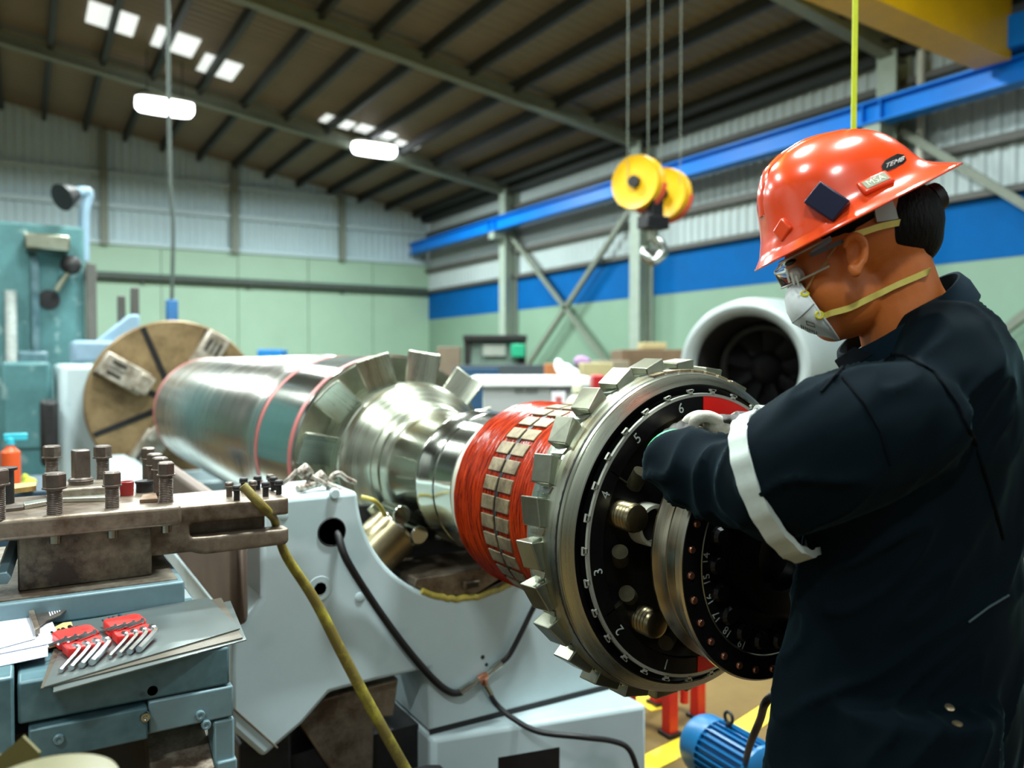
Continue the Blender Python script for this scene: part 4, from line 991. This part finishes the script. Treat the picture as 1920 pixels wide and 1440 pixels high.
O('shaft', lathe(B(), [(.19, .016), (.26, .016)], c, ax_, 20), m_dull, MO)
bm = B(); q = c + V((0, 0, .108)); cyl(bm, q, q + V((0, 0, .02)), .012, n=12); O('eye_stem', bm, m_dark, MO)
bm = B(); q = q + V((0, 0, .038)); tube(bm, [q + ax_ * (.02 * math.cos(t * PI / 5)) + V((0, 0, .02 * math.sin(t * PI / 5))) for t in range(11)], .006, 8); O('lifting_eye', bm, m_dark, MO)
sd_ = V((-ax_.y, ax_.x, 0))
for s in (-1, 1):
    bm = B(); p = c + sd_ * (.085 * s) + ax_ * .05; rbox(bm, V((p.x, p.y, .013)), (.20, .05, .024), Matrix.Rotation(math.atan2(ax_.y, ax_.x), 3, 'Z')); O('motor_foot', bm, m_mot, MO, bevel=.003)
    bm = B(); rbox(bm, V((p.x, p.y, .04)) - sd_ * (.012 * s), (.03, .02, .06), Matrix.Rotation(math.atan2(ax_.y, ax_.x), 3, 'Z')); O('motor_foot', bm, m_mot, MO)
MO.scale = (.84, .84, .84)
bm = tube(B(), [on(1395, 1445, 2, .02), at(1405, 1400, 1.9), at(1425, 1350, 1.72), at(1440, 1312, 1.62), at(1490, 1285, 1.66)], .0085, 10)
O('power_cable', bm, m_rubber, label='black power cable running down past the blue motor', cat='cable')
# ------------------------------------------------------------------ the worker
from mathutils.bvhtree import BVHTree
m_skin = mat('skin', (.60, .160, .028), .48, 0, .12, 14, bump=.08, bscale=160)
m_hair = mat('hair_black', (.004, .0035, .0035), .5, 0, .3, 60, bump=.5, bscale=220, stretch=(1, 1, .3), spec=.15)
m_cloth = mat('navy_cloth', (.0025, .0060, .0088), .85, 0, .18, 5, bump=.35, bscale=9, spec=.04)
m_cloth2 = mat('navy_seam', (.0015, .003, .0045), .8, 0, .1, spec=.05)
m_hat = mat('hat_orange', (.80, .065, .010), .20, 0, .05, 4, coat=.6)
m_band = mat('reflective_band', (.42, .48, .44), .45, .0, .12, 20, bump=.1, bscale=40)
m_mask = mat('mask_white', (.62, .68, .68), .75, 0, .06, 14, bump=.25, bscale=45)
m_glove = mat('glove_grey', (.40, .38, .31), .6, 0, .35, 40, bump=.2, bscale=120, c2=(.52, .50, .43), amt=.42)
m_gloved = mat('glove_dark', (.014, .012, .009), .6, 0, .3, 40)
m_ystrap = mat('strap_yellow', (.74, .64, .14), .5, 0, .08, 30)

DH = 1.2
HO = at(1601, 411, DH)
hf = (-_rt * .888 - _up * .46).normalized()
hs = (V((0, 0, H)) - HO); hs = (hs - hf * hs.dot(hf)).normalized()
hu = hf.cross(hs); hu = hu if hu.z > 0 else -hu
HP = DH / FPX      # metres per pixel at the head
def hp_(px, py, s=0.):
    """point over a pixel, s metres from the head's middle toward the near side"""
    return at(px, py, DH - s)
def tocam(p): return (V((0, 0, H)) - p).normalized()
def ring(px, py, d, a, b, t=0., n=28, e=2.3):
    c = at(px, py, d); A = (_rt * math.cos(t) + _up * math.sin(t)) * (a * d / FPX); Bv = V((c.x, c.y, 0)).normalized() * b
    out = []
    for i in range(n):
        k = 2 * PI * i / n; cc, ss = math.cos(k), math.sin(k)
        out.append(c + A * math.copysign(abs(cc) ** (2 / e), cc) + Bv * math.copysign(abs(ss) ** (2 / e), ss))
    return out
def limb(pts):
    """pts = (px, py, depth, radius): a tapering round limb"""
    return tube(B(), [at(p[0], p[1], p[2]) for p in pts], [p[3] for p in pts], 20, 8)
def ball(px, py, d, rx, ry, rz, t=0.):
    bm = B(); k = d / FPX
    ell(bm, at(px, py, d), (_rt * math.cos(t) + _up * math.sin(t)) * rx * k, (-_rt * math.sin(t) + _up * math.cos(t)) * ry * k, _fw * rz, 24, 16)
    return bm
def fuv(px, py, s, F, U, S):
    bm = B(); ell(bm, hp_(px, py, s), hf * F, hu * U, hs * S, 28, 18); return bm

# body: head, neck, trunk, arms and legs as one skin
TR_ = [(1665, 1500, 1.20, 228, .165, 0), (1680, 1350, 1.20, 236, .17, 0), (1692, 1200, 1.19, 226, .16, .05), (1708, 1050, 1.18, 210, .16, .05), (1730, 900, 1.17, 196, .175, .12),
       (1752, 790, 1.17, 172, .19, .22), (1766, 710, 1.17, 143, .185, .32), (1766, 645, 1.18, 112, .155, .42), (1750, 602, 1.19, 84, .11, .48), (1738, 582, 1.20, 62, .075, .5)]
NARM = [(1725, 790, 1.06, .080), (1640, 800, 1.04, .084), (1560, 838, 1.04, .086), (1490, 884, 1.07, .080), (1440, 906, 1.12, .075), (1400, 905, 1.16, .065), (1335, 893, 1.205, .055), (1290, 880, 1.245, .052), (1262, 862, 1.282, .045)]
FARM = [(1700, 735, 1.33, .08), (1610, 800, 1.40, .082), (1545, 850, 1.44, .072), (1480, 828, 1.42, .055), (1416, 812, 1.40, .036)]
def leg(px, d, dx):
    p = at(px, 1440, d); q = at(px, 1300, d)
    return [q + V((0, 0, .0)), p, V((p.x + dx * .3, p.y, .46)), V((p.x + dx * .2, p.y - .01, .30)), V((p.x + dx * .3, p.y, .09))]
LEGS = [leg(1690, 1.10, .02), leg(1640, 1.31, -.02)]
skin_parts = [fuv(1606, 428, 0, .096, .088, .074), fuv(1650, 442, 0, .074, .078, .068), fuv(1553, 512, 0, .053, .085, .060), fuv(1580, 562, 0, .062, .058, .057),
              fuv(1563, 603, 0, .030, .030, .036), fuv(1500, 552, 0, .016, .026, .012), fuv(1558, 548, .030, .036, .045, .032), fuv(1558, 548, -.030, .036, .045, .032),
              tube(B(), [at(1655, 470, DH), at(1682, 560, DH), at(1712, 640, DH)], [.058, .061, .072], 24, 8)]
ear = [(1585, 466), (1588, 449), (1600, 441), (1615, 447), (1622, 464), (1620, 486), (1611, 500), (1604, 512), (1597, 507), (1595, 495)]
skin_parts.append(tube(B(), [hp_(px, py, .084 + .010 * min(1, i / 3)) for i, (px, py) in enumerate(ear)], [.0040, .0048, .0055, .0058, .0056, .0054, .006, .0075, .006, .004], 10, 5))
bm = B(); ell(bm, hp_(1604, 474, .080), _rt * .014, _up * .030, hs * .006, 16, 10); skin_parts.append(bm)
bm = B(); ell(bm, hp_(1591, 478, .078), _rt * .005, _up * .010, hs * .008, 12, 8); skin_parts.append(bm)
thin = lambda pts, k: [(a, b, c, r * k) for a, b, c, r in pts]
trunk = loft(B(), [ring(a, b, c, d * .78, e * .78, f) for a, b, c, d, e, f in TR_])
skin_parts += [trunk, limb(thin(NARM, .72)), limb(thin(FARM, .72))] + [tube(B(), L, [.045, .05, .045, .045, .042], 18, 8) for L in LEGS]
bm = fuse(skin_parts, .0032, 5)
bm.normal_update(); head_bvh = BVHTree.FromBMesh(bm)
gp = at(1670, 1440, 1.2)
PE = O('person', bm, m_skin, label='worker in navy coveralls and orange hard hat reaching into the rotor face', cat='person', origin=(gp.x, gp.y, 0), smooth=0)
PE.data.shade_smooth()
C0 = V((0, 0, H))
def hit(bvh, px, py, off=0.):
    r = (_fw + _rt * ((px - 960) / FPX) - _up * ((py - 720) / FPX)).normalized()
    loc, nrm, i, d = bvh.ray_cast(C0, r)
    if loc is None: loc, nrm = at(px, py, DH), -r
    if nrm.dot(r) > 0: nrm = -nrm
    return loc + nrm * off, nrm

# coveralls
def wr(co):
    n1 = mnoise.noise(V((co.x * 9, co.y * 9, co.z * 5))); n2 = mnoise.noise(V((co.x * 24 + 7, co.y * 24, co.z * 9)))
    ridge = 1 - abs(mnoise.noise(V((co.x * 15 - co.z * 12, co.y * 15 + co.z * 5, co.z * 7 + 3))))
    return n1 * .006 + n2 * .0022 + (ridge ** 5) * (.008 + (.006 if co.z > 1.02 and co.y > .84 else 0))
cl = [loft(B(), [ring(*t) for t in TR_]), limb(NARM), limb(FARM)] + [tube(B(), L, [.118, .115, .085, .075, .068], 22, 8) for L in LEGS]
cl.append(ball(1690, 765, 1.31, 70, 80, .08))
bm = fuse(cl, .0058, 14, disp=wr)
bm.normal_update(); cv = BVHTree.FromBMesh(bm)
_b = m_cloth.node_tree.nodes['Principled BSDF']; _b.inputs['Sheen Weight'].default_value = .05; _b.inputs['Sheen Roughness'].default_value = .35; _b.inputs['Sheen Tint'].default_value = (.35, .7, .8, 1)
O('coveralls', bm, m_cloth, PE, smooth=0, label='dark navy long-sleeved coveralls').data.shade_smooth()
# collar
def oval(c, hv, dep, n=40): 
    F2 = V((_fw.x, _fw.y, 0)).normalized() * dep
    return [c + hv * math.cos(2 * PI * i / n) + F2 * math.sin(2 * PI * i / n) for i in range(n)]
def pv(dx, dy, d=DH): return (_rt * dx - _up * dy) * (d / FPX)
bm = B()
o1 = oval(at(1703, 622, DH), pv(118, -72), .094); o2 = oval(at(1692, 604, DH), pv(114, -80), .086); o3 = oval(at(1682, 588, DH), pv(106, -78), .080)
i3 = oval(at(1682, 588, DH), pv(101, -74), .076); i1 = oval(at(1700, 618, DH), pv(100, -60), .076)
loft(bm, [o1, o2, o3, i3, i1], cap=False)
O('collar', bm, mat('collar_cloth', (.004, .013, .021), .8, 0, .2, 12, bump=.3, bscale=25, spec=.08), PE, smooth=60)
bm = B(); prism(bm, [at(1566, 676, 1.16), at(1604, 650, 1.13), at(1640, 664, 1.10), at(1582, 700, 1.14)], _fw * .006); O('collar_tip', bm, m_cloth2, PE, bevel=.002)
# seams and shoulder piping follow the cloth
def seam(pts, r=.0016, m=m_cloth2, name='seam'):
    Q = [(pts[i][0] + (pts[i + 1][0] - pts[i][0]) * k / 4, pts[i][1] + (pts[i + 1][1] - pts[i][1]) * k / 4) for i in range(len(pts) - 1) for k in range(4)] + [pts[-1]]
    P = [hit(cv, px, py, .0008)[0] for px, py in Q]
    return O(name, tube(B(), P, r, 6, 6), m, PE)
seam([(1648, 660), (1700, 668), (1752, 700), (1795, 760), (1828, 830), (1856, 920), (1880, 1010)], .0024)
seam([(1580, 708), (1620, 756), (1650, 810), (1668, 870)], .0018)
seam([(1640, 652), (1580, 690), (1540, 735)], .002)
seam([(1815, 1166), (1850, 1140), (1890, 1116)], .0016, mat('seam_thread', (.03, .06, .075), .6), 'waist_seam')
for px, py in ((1780, 1328), (1795, 1358)):
    p, n_ = hit(cv, px, py, -.001); O('brass_snap', lathe(B(), [(0, .0062), (.003, .006), (.0045, .003), (.0047, .0005)], p, n_, 16), mat('snap_brass', (.62, .52, .32), .3, .9), PE)
# reflective band round the sleeve
c = at(1462, 908, 1.095); e1 = (_rt * .467 - _up * .884); e2 = (-_rt * .88 - _up * .47) * .60 - _fw * .80; e2 = (e2 - e1 * e2.dot(e1)).normalized(); nb = e1.cross(e2)
if nb.dot(_rt) > 0: nb = -nb
rings = []
for k, rr in ((-.014, .085), (-.013, .094), (.013, .095), (.014, .086)):
    rings.append([c + nb * k + (e1 * math.cos(2 * PI * i / 64) * 1.10 + e2 * math.sin(2 * PI * i / 64)) * (rr + .0015 * math.sin(i * 1.7)) for i in range(64)])
O('reflective_band', loft(B(), rings, cap=False), m_band, PE, label='pale grey reflective sleeve band')
c = at(1432, 812, 1.385)
rings = [[c + (_rt * k - _up * k * .2) + (_up * math.cos(2 * PI * i / 40) + _fw * math.sin(2 * PI * i / 40)) * rr for i in range(40)] for k, rr in ((-.012, .040), (-.011, .046), (.011, .048), (.012, .042))]
O('reflective_band', loft(B(), rings, cap=False), m_band, PE, label='pale grey reflective sleeve band')

# hair
hb = [fuv(1662, 428, 0, .080, .070, .0745), fuv(1692, 447, 0, .053, .050, .062), fuv(1588, 418, 0, .083, .036, .0775), fuv(1562, 446, .0, .018, .022, .071)]
bm = fuse(hb, .003, 4)
O('hair', bm, m_hair, PE, smooth=0).data.shade_smooth()
# eyes and brow behind the glasses
for s in (.032, -.032):
    p = hp_(1492, 515, s); bm = B(); ell(bm, p, hf * .0115, hu * .0115, hs * .0115); e_ = O('eye', bm, mat('eye_white', (.6, .58, .55), .2), PE)
    bm = B(); ell(bm, p + hf * .0085, hf * .0036, hu * .0055, hs * .0055); O('iris', bm, m_dark, e_) if _org.get(e_) is not None else None
    bm = B(); ell(bm, hp_(1482, 492, s), hf * .006, hu * .004, hs * .018); O('eyebrow', bm, m_hair, PE)

# hard hat
PX = HP
tab = [(0.02, .140, -.124, .116), (.030, .131, -.110, .109), (.060, .1195, -.100, .104), (.085, .1125, -.088, .093), (.104, .100, -.072, .077), (.122, .084, -.045, .053), (.132, .058, -.008, .030), (.1355, .022, .012, .010)]
def hring(u, f1, f0, w_, n=56, e=2.15):
    cx = (f1 + f0) / 2; a = (f1 - f0) / 2; out = []
    for i in range(n):
        k = 2 * PI * i / n; cc, ss = math.cos(k), math.sin(k)
        out.append(HO + hu * u + hf * (cx + a * math.copysign(abs(cc) ** (2 / e), cc)) + hs * (w_ * math.copysign(abs(ss) ** (2 / e), ss)))
    return out
HAT = []
bm = B()
rings = [hring(-.001, .1565, -.1565, .140, e=2), hring(.001, .1575, -.1575, .141, e=2), hring(.012, .143, -.140, .122, e=2)] + [hring(*t) for t in tab]
loft(bm, rings, cap=True)
inner = [hring(-.001, .1545, -.1545, .138, e=2), hring(.010, .133, -.126, .110, e=2), hring(.05, .120, -.10, .10), hring(.09, .105, -.08, .085), hring(.122, .04, .0, .03)]
bm2 = B(); loft(bm2, rings, cap=True); bm2.normal_update(); hat_bvh = BVHTree.FromBMesh(bm2); bm2.free()
bmesh.ops.delete(bm, geom=[f for f in bm.faces if len(f.verts) > 20 and f.calc_center_median().z < HO.z + .05], context='FACES')
loft(bm, inner, cap=False)
# join the two rims
hat = O('hard_hat', bm, m_hat, PE, smooth=50, label='glossy orange full-brim hard hat')
sub = hat.modifiers.new('smooth', 'SUBSURF'); sub.levels = 1; sub.render_levels = 1
# crest running over the crown
cr_pts = []
for k in range(25):
    t = k / 24
    f = .118 - .215 * t
    pts_top = max((HO + hf * f + hu * u_ for u_ in [0.02]), key=lambda p: p.z)
    # height of the crown along the middle line
    lo = None
    org = HO + hf * f + hu * .3
    l_, n_, i_, d_ = hat_bvh.ray_cast(org, -hu)
    if l_ is not None: cr_pts.append((l_, n_))
rings = []
for j, (p, n_) in enumerate(cr_pts):
    wv = .017 * (1 - .35 * abs(j / len(cr_pts) - .5)); rings.append([p + hs * (wv * q) + n_ * (.0045 * (1 - q * q) - .0015) for q in (-1, -.75, -.4, 0, .4, .75, 1)] + [p + hs * (wv * q) - n_ * .004 for q in (.8, -.8)])
O('crest', loft(B(), rings), m_hat, hat, smooth=60)
# rim strip, bosses, badge, lamp clip
bm = tube(B(), hring(-.0002, .1565, -.1565, .140, 72, 2) + hring(-.0002, .1565, -.1565, .140, 72, 2)[:1], .0017, 8, smooth=False); O('brim_edge', bm, m_hat, hat)
def onhat(px, py): return hit(hat_bvh, px, py)
def hatbox(px, py, w_, h_, t_, m, name, tw=0., bev=.002, par=None):
    p, n_ = onhat(px, py)
    x = -(hf - n_ * hf.dot(n_)).normalized(); y = n_.cross(x)
    if tw: q = Matrix.Rotation(tw, 3, n_); x = q @ x; y = q @ y
    M = Matrix((x, y, n_)).transposed()
    bm = B(); rbox(bm, p + n_ * (t_ / 2 - .002), (w_, h_, t_), M)
    return O(name, bm, m, par or hat, bevel=bev, seg=3), p, n_, x, y
hatbox(1552, 381, .034, .048, .016, mat('clip_navy', (.006, .008, .035), .3), 'lamp_clip', .35)
hatbox(1470, 431, .026, .024, .008, m_hat, 'slot_boss', 0, .003)
o_, p, n_, x, y = hatbox(1641, 345, .044, .023, .008, m_hat, 'badge_boss', -.05, .003)
bm = B(); q = p + n_ * .0062; rbox(bm, q, (.034, .014, .0008), Matrix((x, y, n_)).transposed()); O('badge', bm, mat('badge_bronze', (.13, .14, .07), .5, .1), hat, bevel=.0003)
O('badge_letters', place_text(text_bm('MSA', .0135, .0002), q + n_ * .0006, x, y), mat('badge_pale', (.55, .58, .40), .5), hat, smooth=0)
p, n_ = onhat(1678, 306); x = -(hf - n_ * hf.dot(n_)).normalized(); y = n_.cross(x)
def stick(px, py, off): 
    q, m_ = onhat(px, py); return q + m_ * off
sp = [(1652, 312), (1658, 302), (1668, 296), (1682, 289), (1694, 291), (1699, 301), (1693, 308), (1678, 316), (1662, 322), (1655, 321)]
bm = B(); vs = [bm.verts.new(stick(px, py, .0012)) for px, py in sp]; cc = bm.verts.new(stick(1676, 306, .0016))
for i in range(len(vs)): bm.faces.new((vs[i], vs[(i + 1) % len(vs)], cc))
O('sticker', bm, mat('sticker_black', (.008, .008, .008), .35), hat, smooth=60)
bm = text_bm('TEMB', .0150, .0002)
bmesh.ops.subdivide_edges(bm, edges=[e_ for e_ in bm.edges if e_.calc_length() > .004], cuts=2)
for v in bm.verts:   # wrap the letters onto the crown
    px = 1676 + (v.co.x * .934 - v.co.y * -.36) / HP * .80; py = 306 + (-v.co.x * .40 - v.co.y * .92) / HP * .80
    v.co = stick(px, py, .0022 + v.co.z)
O('sticker_letters', bm, mat('letter_white', (.75, .75, .72), .5), hat, smooth=0)
# suspension band and knob under the back of the brim
bm = B(); pts = [hp_(px, py, s) for px, py, s in ((1640, 398, .077), (1672, 394, .072), (1702, 388, .052), (1722, 384, .02), (1724, 384, -.02))]
strap(bm, pts, [hu], .028, .003); O('suspension_band', bm, mat('band_white', (.42, .46, .45), .5), hat)
bd = -hf
bm = B(); p = hp_(1728, 384, .012); cyl(bm, p, p + bd * .014, .020, n=28); cyl(bm, p + bd * .014, p + bd * .030, .023, .021, n=14); O('ratchet_knob', bm, m_rubber, hat, bevel=.002)
bm = B(); rbox(bm, hp_(1712, 388, .034), (.022, .036, .012), Matrix((bd, hu, hs)).transposed()); O('ratchet_housing', bm, mat('ratchet_grey', (.03, .035, .05), .4), hat, bevel=.004)

# respirator
mrows = (((1499, 530), (1488, 528), .022), ((1503, 536), (1475, 545), .040), ((1514, 553), (1472, 562), .056), ((1528, 573), (1476, 585), .065), ((1541, 592), (1487, 606), .067), ((1556, 612), (1518, 623), .060), ((1568, 630), (1560, 634), .042), ((1572, 636), (1569, 638), .022))
rings = []
for (ex, ey), (rx, ry), wd in mrows:
    row = []
    for i in range(33):
        t = -PI / 2 + PI * i / 32; k = max(math.cos(t), 0) ** .75
        row.append(hp_(ex + (rx - ex) * k, ey + (ry - ey) * k, wd * math.sin(t)))
    rings.append(row)
EDGE = [r_[-1] for r_ in rings] + [r_[0] for r_ in reversed(rings)]
bm = loft(B(), rings, cap=False, closed=False); bm.normal_update(); mask_bvh = BVHTree.FromBMesh(bm)
MK = O('respirator_mask', bm, m_mask, PE, smooth=60, label='white folded respirator mask')
sd = MK.modifiers.new('felt', 'SOLIDIFY'); sd.thickness = .0022; sd.offset = 0
def mk(px, py, o=.0018): return hit(mask_bvh, px, py, o)[0]
O('fold_line', tube(B(), [mk(1488, 604), mk(1500, 595), mk(1514, 582), mk(1526, 571)], .0010, 6), mat('fold_grey', (.25, .28, .28), .7), MK)
O('edge_welt', tube(B(), EDGE + EDGE[:1], .0018, 8, 3), m_mask, MK)
m_print = mat('print_dark', (.05, .06, .06), .7)
q = [mk(1512, 600), mk(1526, 605), mk(1529, 612), mk(1514, 607)]
O('printed_frame', tube(B(), q + q[:1], .0005, 5, smooth=False), m_print, MK)
for k in range(8):
    px = 1503 + k * 4.0; py = 608 + k * 1.7; O('printed_bar', tube(B(), [mk(px, py), mk(px + 1.2, py + 6 - (k % 3))], .0006, 5, smooth=False), m_print, MK)
for px, py in ((1509, 552), (1536, 591)):
    p, n_ = hit(mask_bvh, px, py, .001); a, b, _ = basis(n_)
    O('strap_clip', tube(B(), [p + a * (.0046 * math.cos(t * PI / 6)) + b * (.0046 * math.sin(t * PI / 6)) for t in range(13)], .0018, 6), mat('clip_yellow', (.66, .62, .02), .4), MK)
hh_ = lambda px, py, o=.002: hit(head_bvh, px, py, o)[0]
P = [hit(mask_bvh, 1509, 550, .003)[0]] + [hh_(px, py, .004) for px, py in ((1520, 536), (1532, 512), (1546, 490), (1566, 465))]
O('head_strap', strap(B(), P, _rt * .5 + _up * .3, .0026, .0016), mat('strap_tan', (.55, .33, .12), .5), MK)
P = [hit(mask_bvh, 1537, 590, .003)[0], hh_(1548, 588, .004)] + [hh_(px, py, .0035) for px, py in ((1560, 584), (1590, 576), (1620, 563), (1650, 549), (1690, 531), (1720, 518), (1737, 510))]
P.append(at(1748, 505, DH + .005))
O('neck_strap', strap(B(), P, [_up, _up, _up + _rt * .3, _up + _rt * .35], .0085, .0016), m_ystrap, MK)
P = [hp_(1600, 441, .090), hp_(1622, 434, .088), hp_(1650, 425, .084), hp_(1682, 418, .075), hp_(1715, 412, .045)]
O('head_strap', strap(B(), P, [_up + _rt * .35], .0088, .0016), m_ystrap, MK)
# safety glasses
m_lens = bpy.data.materials.new('clear_lens'); m_lens.use_nodes = True
b_ = m_lens.node_tree.nodes['Principled BSDF']; b_.inputs['Base Color'].default_value = (.97, .98, .97, 1); b_.inputs['Transmission Weight'].default_value = 1.; b_.inputs['Roughness'].default_value = .05; b_.inputs['IOR'].default_value = 1.12
GL = None
rows = []
for k in range(15):
    t = -1 + 2 * k / 14
    s = .074 * t; back = .046 * abs(t) ** 2.4
    top = hp_(1469, 490, 0) + hs * s - hf * back; bot = hp_(1472, 538, 0) + hs * s - hf * back * .9; mid = hp_(1456, 508, 0) + hs * s - hf * back
    rows.append([top, mid, bot])
bm = B(); loft(bm, rows, cap=False, closed=False)
GL = O('safety_glasses', bm, m_lens, PE, smooth=60, label='clear wraparound safety glasses')
sd = GL.modifiers.new('t', 'SOLIDIFY'); sd.thickness = .0022
m_gf = mat('glasses_frame', (.52, .52, .46), .25, 0, .1)
O('lens_rim', tube(B(), [r_[0] for r_ in rows] , .0022, 6), m_gf, GL); O('lens_rim', tube(B(), [r_[2] for r_ in rows], .0016, 6), m_gf, GL)
for s in (1, -1):
    e_ = rows[-1] if s > 0 else rows[0]
    O('side_shield', loft(B(), [[e_[0], e_[2]], [hp_(1515, 480, .078 * s), hp_(1512, 505, .078 * s)]], cap=False, closed=False), m_lens, GL)
    O('temple', strap(B(), [e_[0] + V((0, 0, -.003)), hp_(1520, 478, .080 * s), hp_(1580, 452, .082 * s)], hu, .006, .003), mat('temple_smoke', (.06, .045, .04), .3), GL)
for k in range(3):
    O('vent_rib', tube(B(), [hp_(1474 + 9 * k, 505 + 6 * k, .060), hp_(1480 + 9 * k, 530 + 4 * k, .058)], .0016, 6), m_gf, GL)

# gloved hands
def hand(name, wr_, palm, fingers, m, voxel=.0022, lab=None):
    parts = []
    for pts, r0, r1 in fingers:
        parts.append(tube(B(), [at(*p) for p in pts], [r0, r0 * .98, r1 * 1.08, r1], 14, 6))
        parts.append(ball(*pts[-1], r1 * FPX / pts[-1][2], r1 * FPX / pts[-1][2], r1))
    for (px, py, d, rx, ry, rz, t) in palm: parts.append(ball(px, py, d, rx, ry, rz, t))
    parts.append(tube(B(), [at(*p) for p in wr_], [.030, .031, .034], 18, 6))
    bm = fuse(parts, voxel, 4)
    o = O(name, bm, m, PE, smooth=0, label=lab); o.data.shade_smooth(); return o
hand('glove', [(1420, 812, 1.405), (1400, 811, 1.40), (1375, 808, 1.395)],
     [(1362, 804, 1.398, 38, 25, .033, .1), (1345, 797, 1.393, 26, 20, .030, .2)],
     [([(1350, 790, 1.372), (1324, 780, 1.366), (1303, 789, 1.372), (1301, 812, 1.382)], .0105, .0088),
      ([(1345, 790, 1.392), (1312, 780, 1.388), (1288, 792, 1.396), (1288, 816, 1.404)], .0108, .009),
      ([(1343, 797, 1.412), (1306, 788, 1.412), (1279, 801, 1.418), (1282, 824, 1.420)], .0102, .0085),
      ([(1345, 806, 1.428), (1314, 802, 1.432), (1290, 812, 1.436), (1292, 830, 1.434)], .0092, .0078),
      ([(1392, 824, 1.378), (1360, 834, 1.362), (1330, 830, 1.360), (1304, 823, 1.368)], .0125, .0095)], m_glove, lab='worn grey-white work glove')
bm = fuse([ball(1374, 795, 1.398, 34, 17, .033, -.22), ball(1352, 788, 1.392, 20, 12, .029, .1), tube(B(), [at(1372, 800, 1.398), at(1398, 806, 1.40), at(1422, 809, 1.405)], [.028, .0325, .035], 18, 6)], .0025, 3)
O('glove_back', bm, m_gloved, PE, smooth=0, label='dark knitted back of the grey work glove').data.shade_smooth()
hand('glove', [(1262, 872, 1.262), (1262, 858, 1.285), (1264, 842, 1.315)],
     [(1266, 835, 1.335, 30, 24, .034, .5)],
     [([(1280, 824, 1.350), (1290, 808, 1.375), (1292, 800, 1.400), (1296, 806, 1.42)], .0098, .0085),
      ([(1268, 818, 1.360), (1276, 802, 1.385), (1282, 798, 1.410), (1288, 804, 1.43)], .0100, .0085),
      ([(1258, 820, 1.365), (1264, 806, 1.392), (1270, 802, 1.415), (1276, 810, 1.435)], .0096, .008),
      ([(1248, 828, 1.365), (1250, 814, 1.390), (1256, 812, 1.410), (1262, 818, 1.425)], .0088, .0075),
      ([(1285, 842, 1.315), (1300, 834, 1.335), (1306, 826, 1.355), (1308, 822, 1.37)], .0115, .009)], m_gloved, lab='dark work glove with green cuff edge')
ax2 = (at(1260, 858, 1.288) - at(1288, 880, 1.246)).normalized(); a, b, _ = basis(ax2); c = at(1256, 857, 1.291)
O('cuff_edge', tube(B(), [c + (a * math.cos(2 * PI * i / 40) + b * math.sin(2 * PI * i / 40)) * .0425 for i in range(41)], .0045, 8, smooth=False), mat('cuff_green', (.01, .42, .17), .5), PE, label='bright green glove cuff edge')
# boots under the trouser legs
for L in LEGS:
    e_ = L[-1]; fdir = -V((_rt.x, _rt.y, 0)).normalized()
    b1 = B(); ell(b1, V((e_.x, e_.y, .055)) + fdir * .05, fdir * .15, V((-fdir.y, fdir.x, 0)) * .052, V((0, 0, .055))); b2 = tube(B(), [V((e_.x, e_.y, .05)), V((e_.x, e_.y, .22))], [.055, .052], 16, smooth=False)
    bm = fuse([b1, b2], .006, 3)
    for v in bm.verts: v.co.z = max(v.co.z, .002)
    O('boot', bm, m_rubber, PE, smooth=50)
# stud being fitted, held in the glove
bm = B(); cyl(bm, at(1296, 812, 1.40), at(1300, 806, 1.47), .0065, n=12); O('held_stud', bm, m_gold, label='short stud held in the grey glove against the black plate', cat='stud')
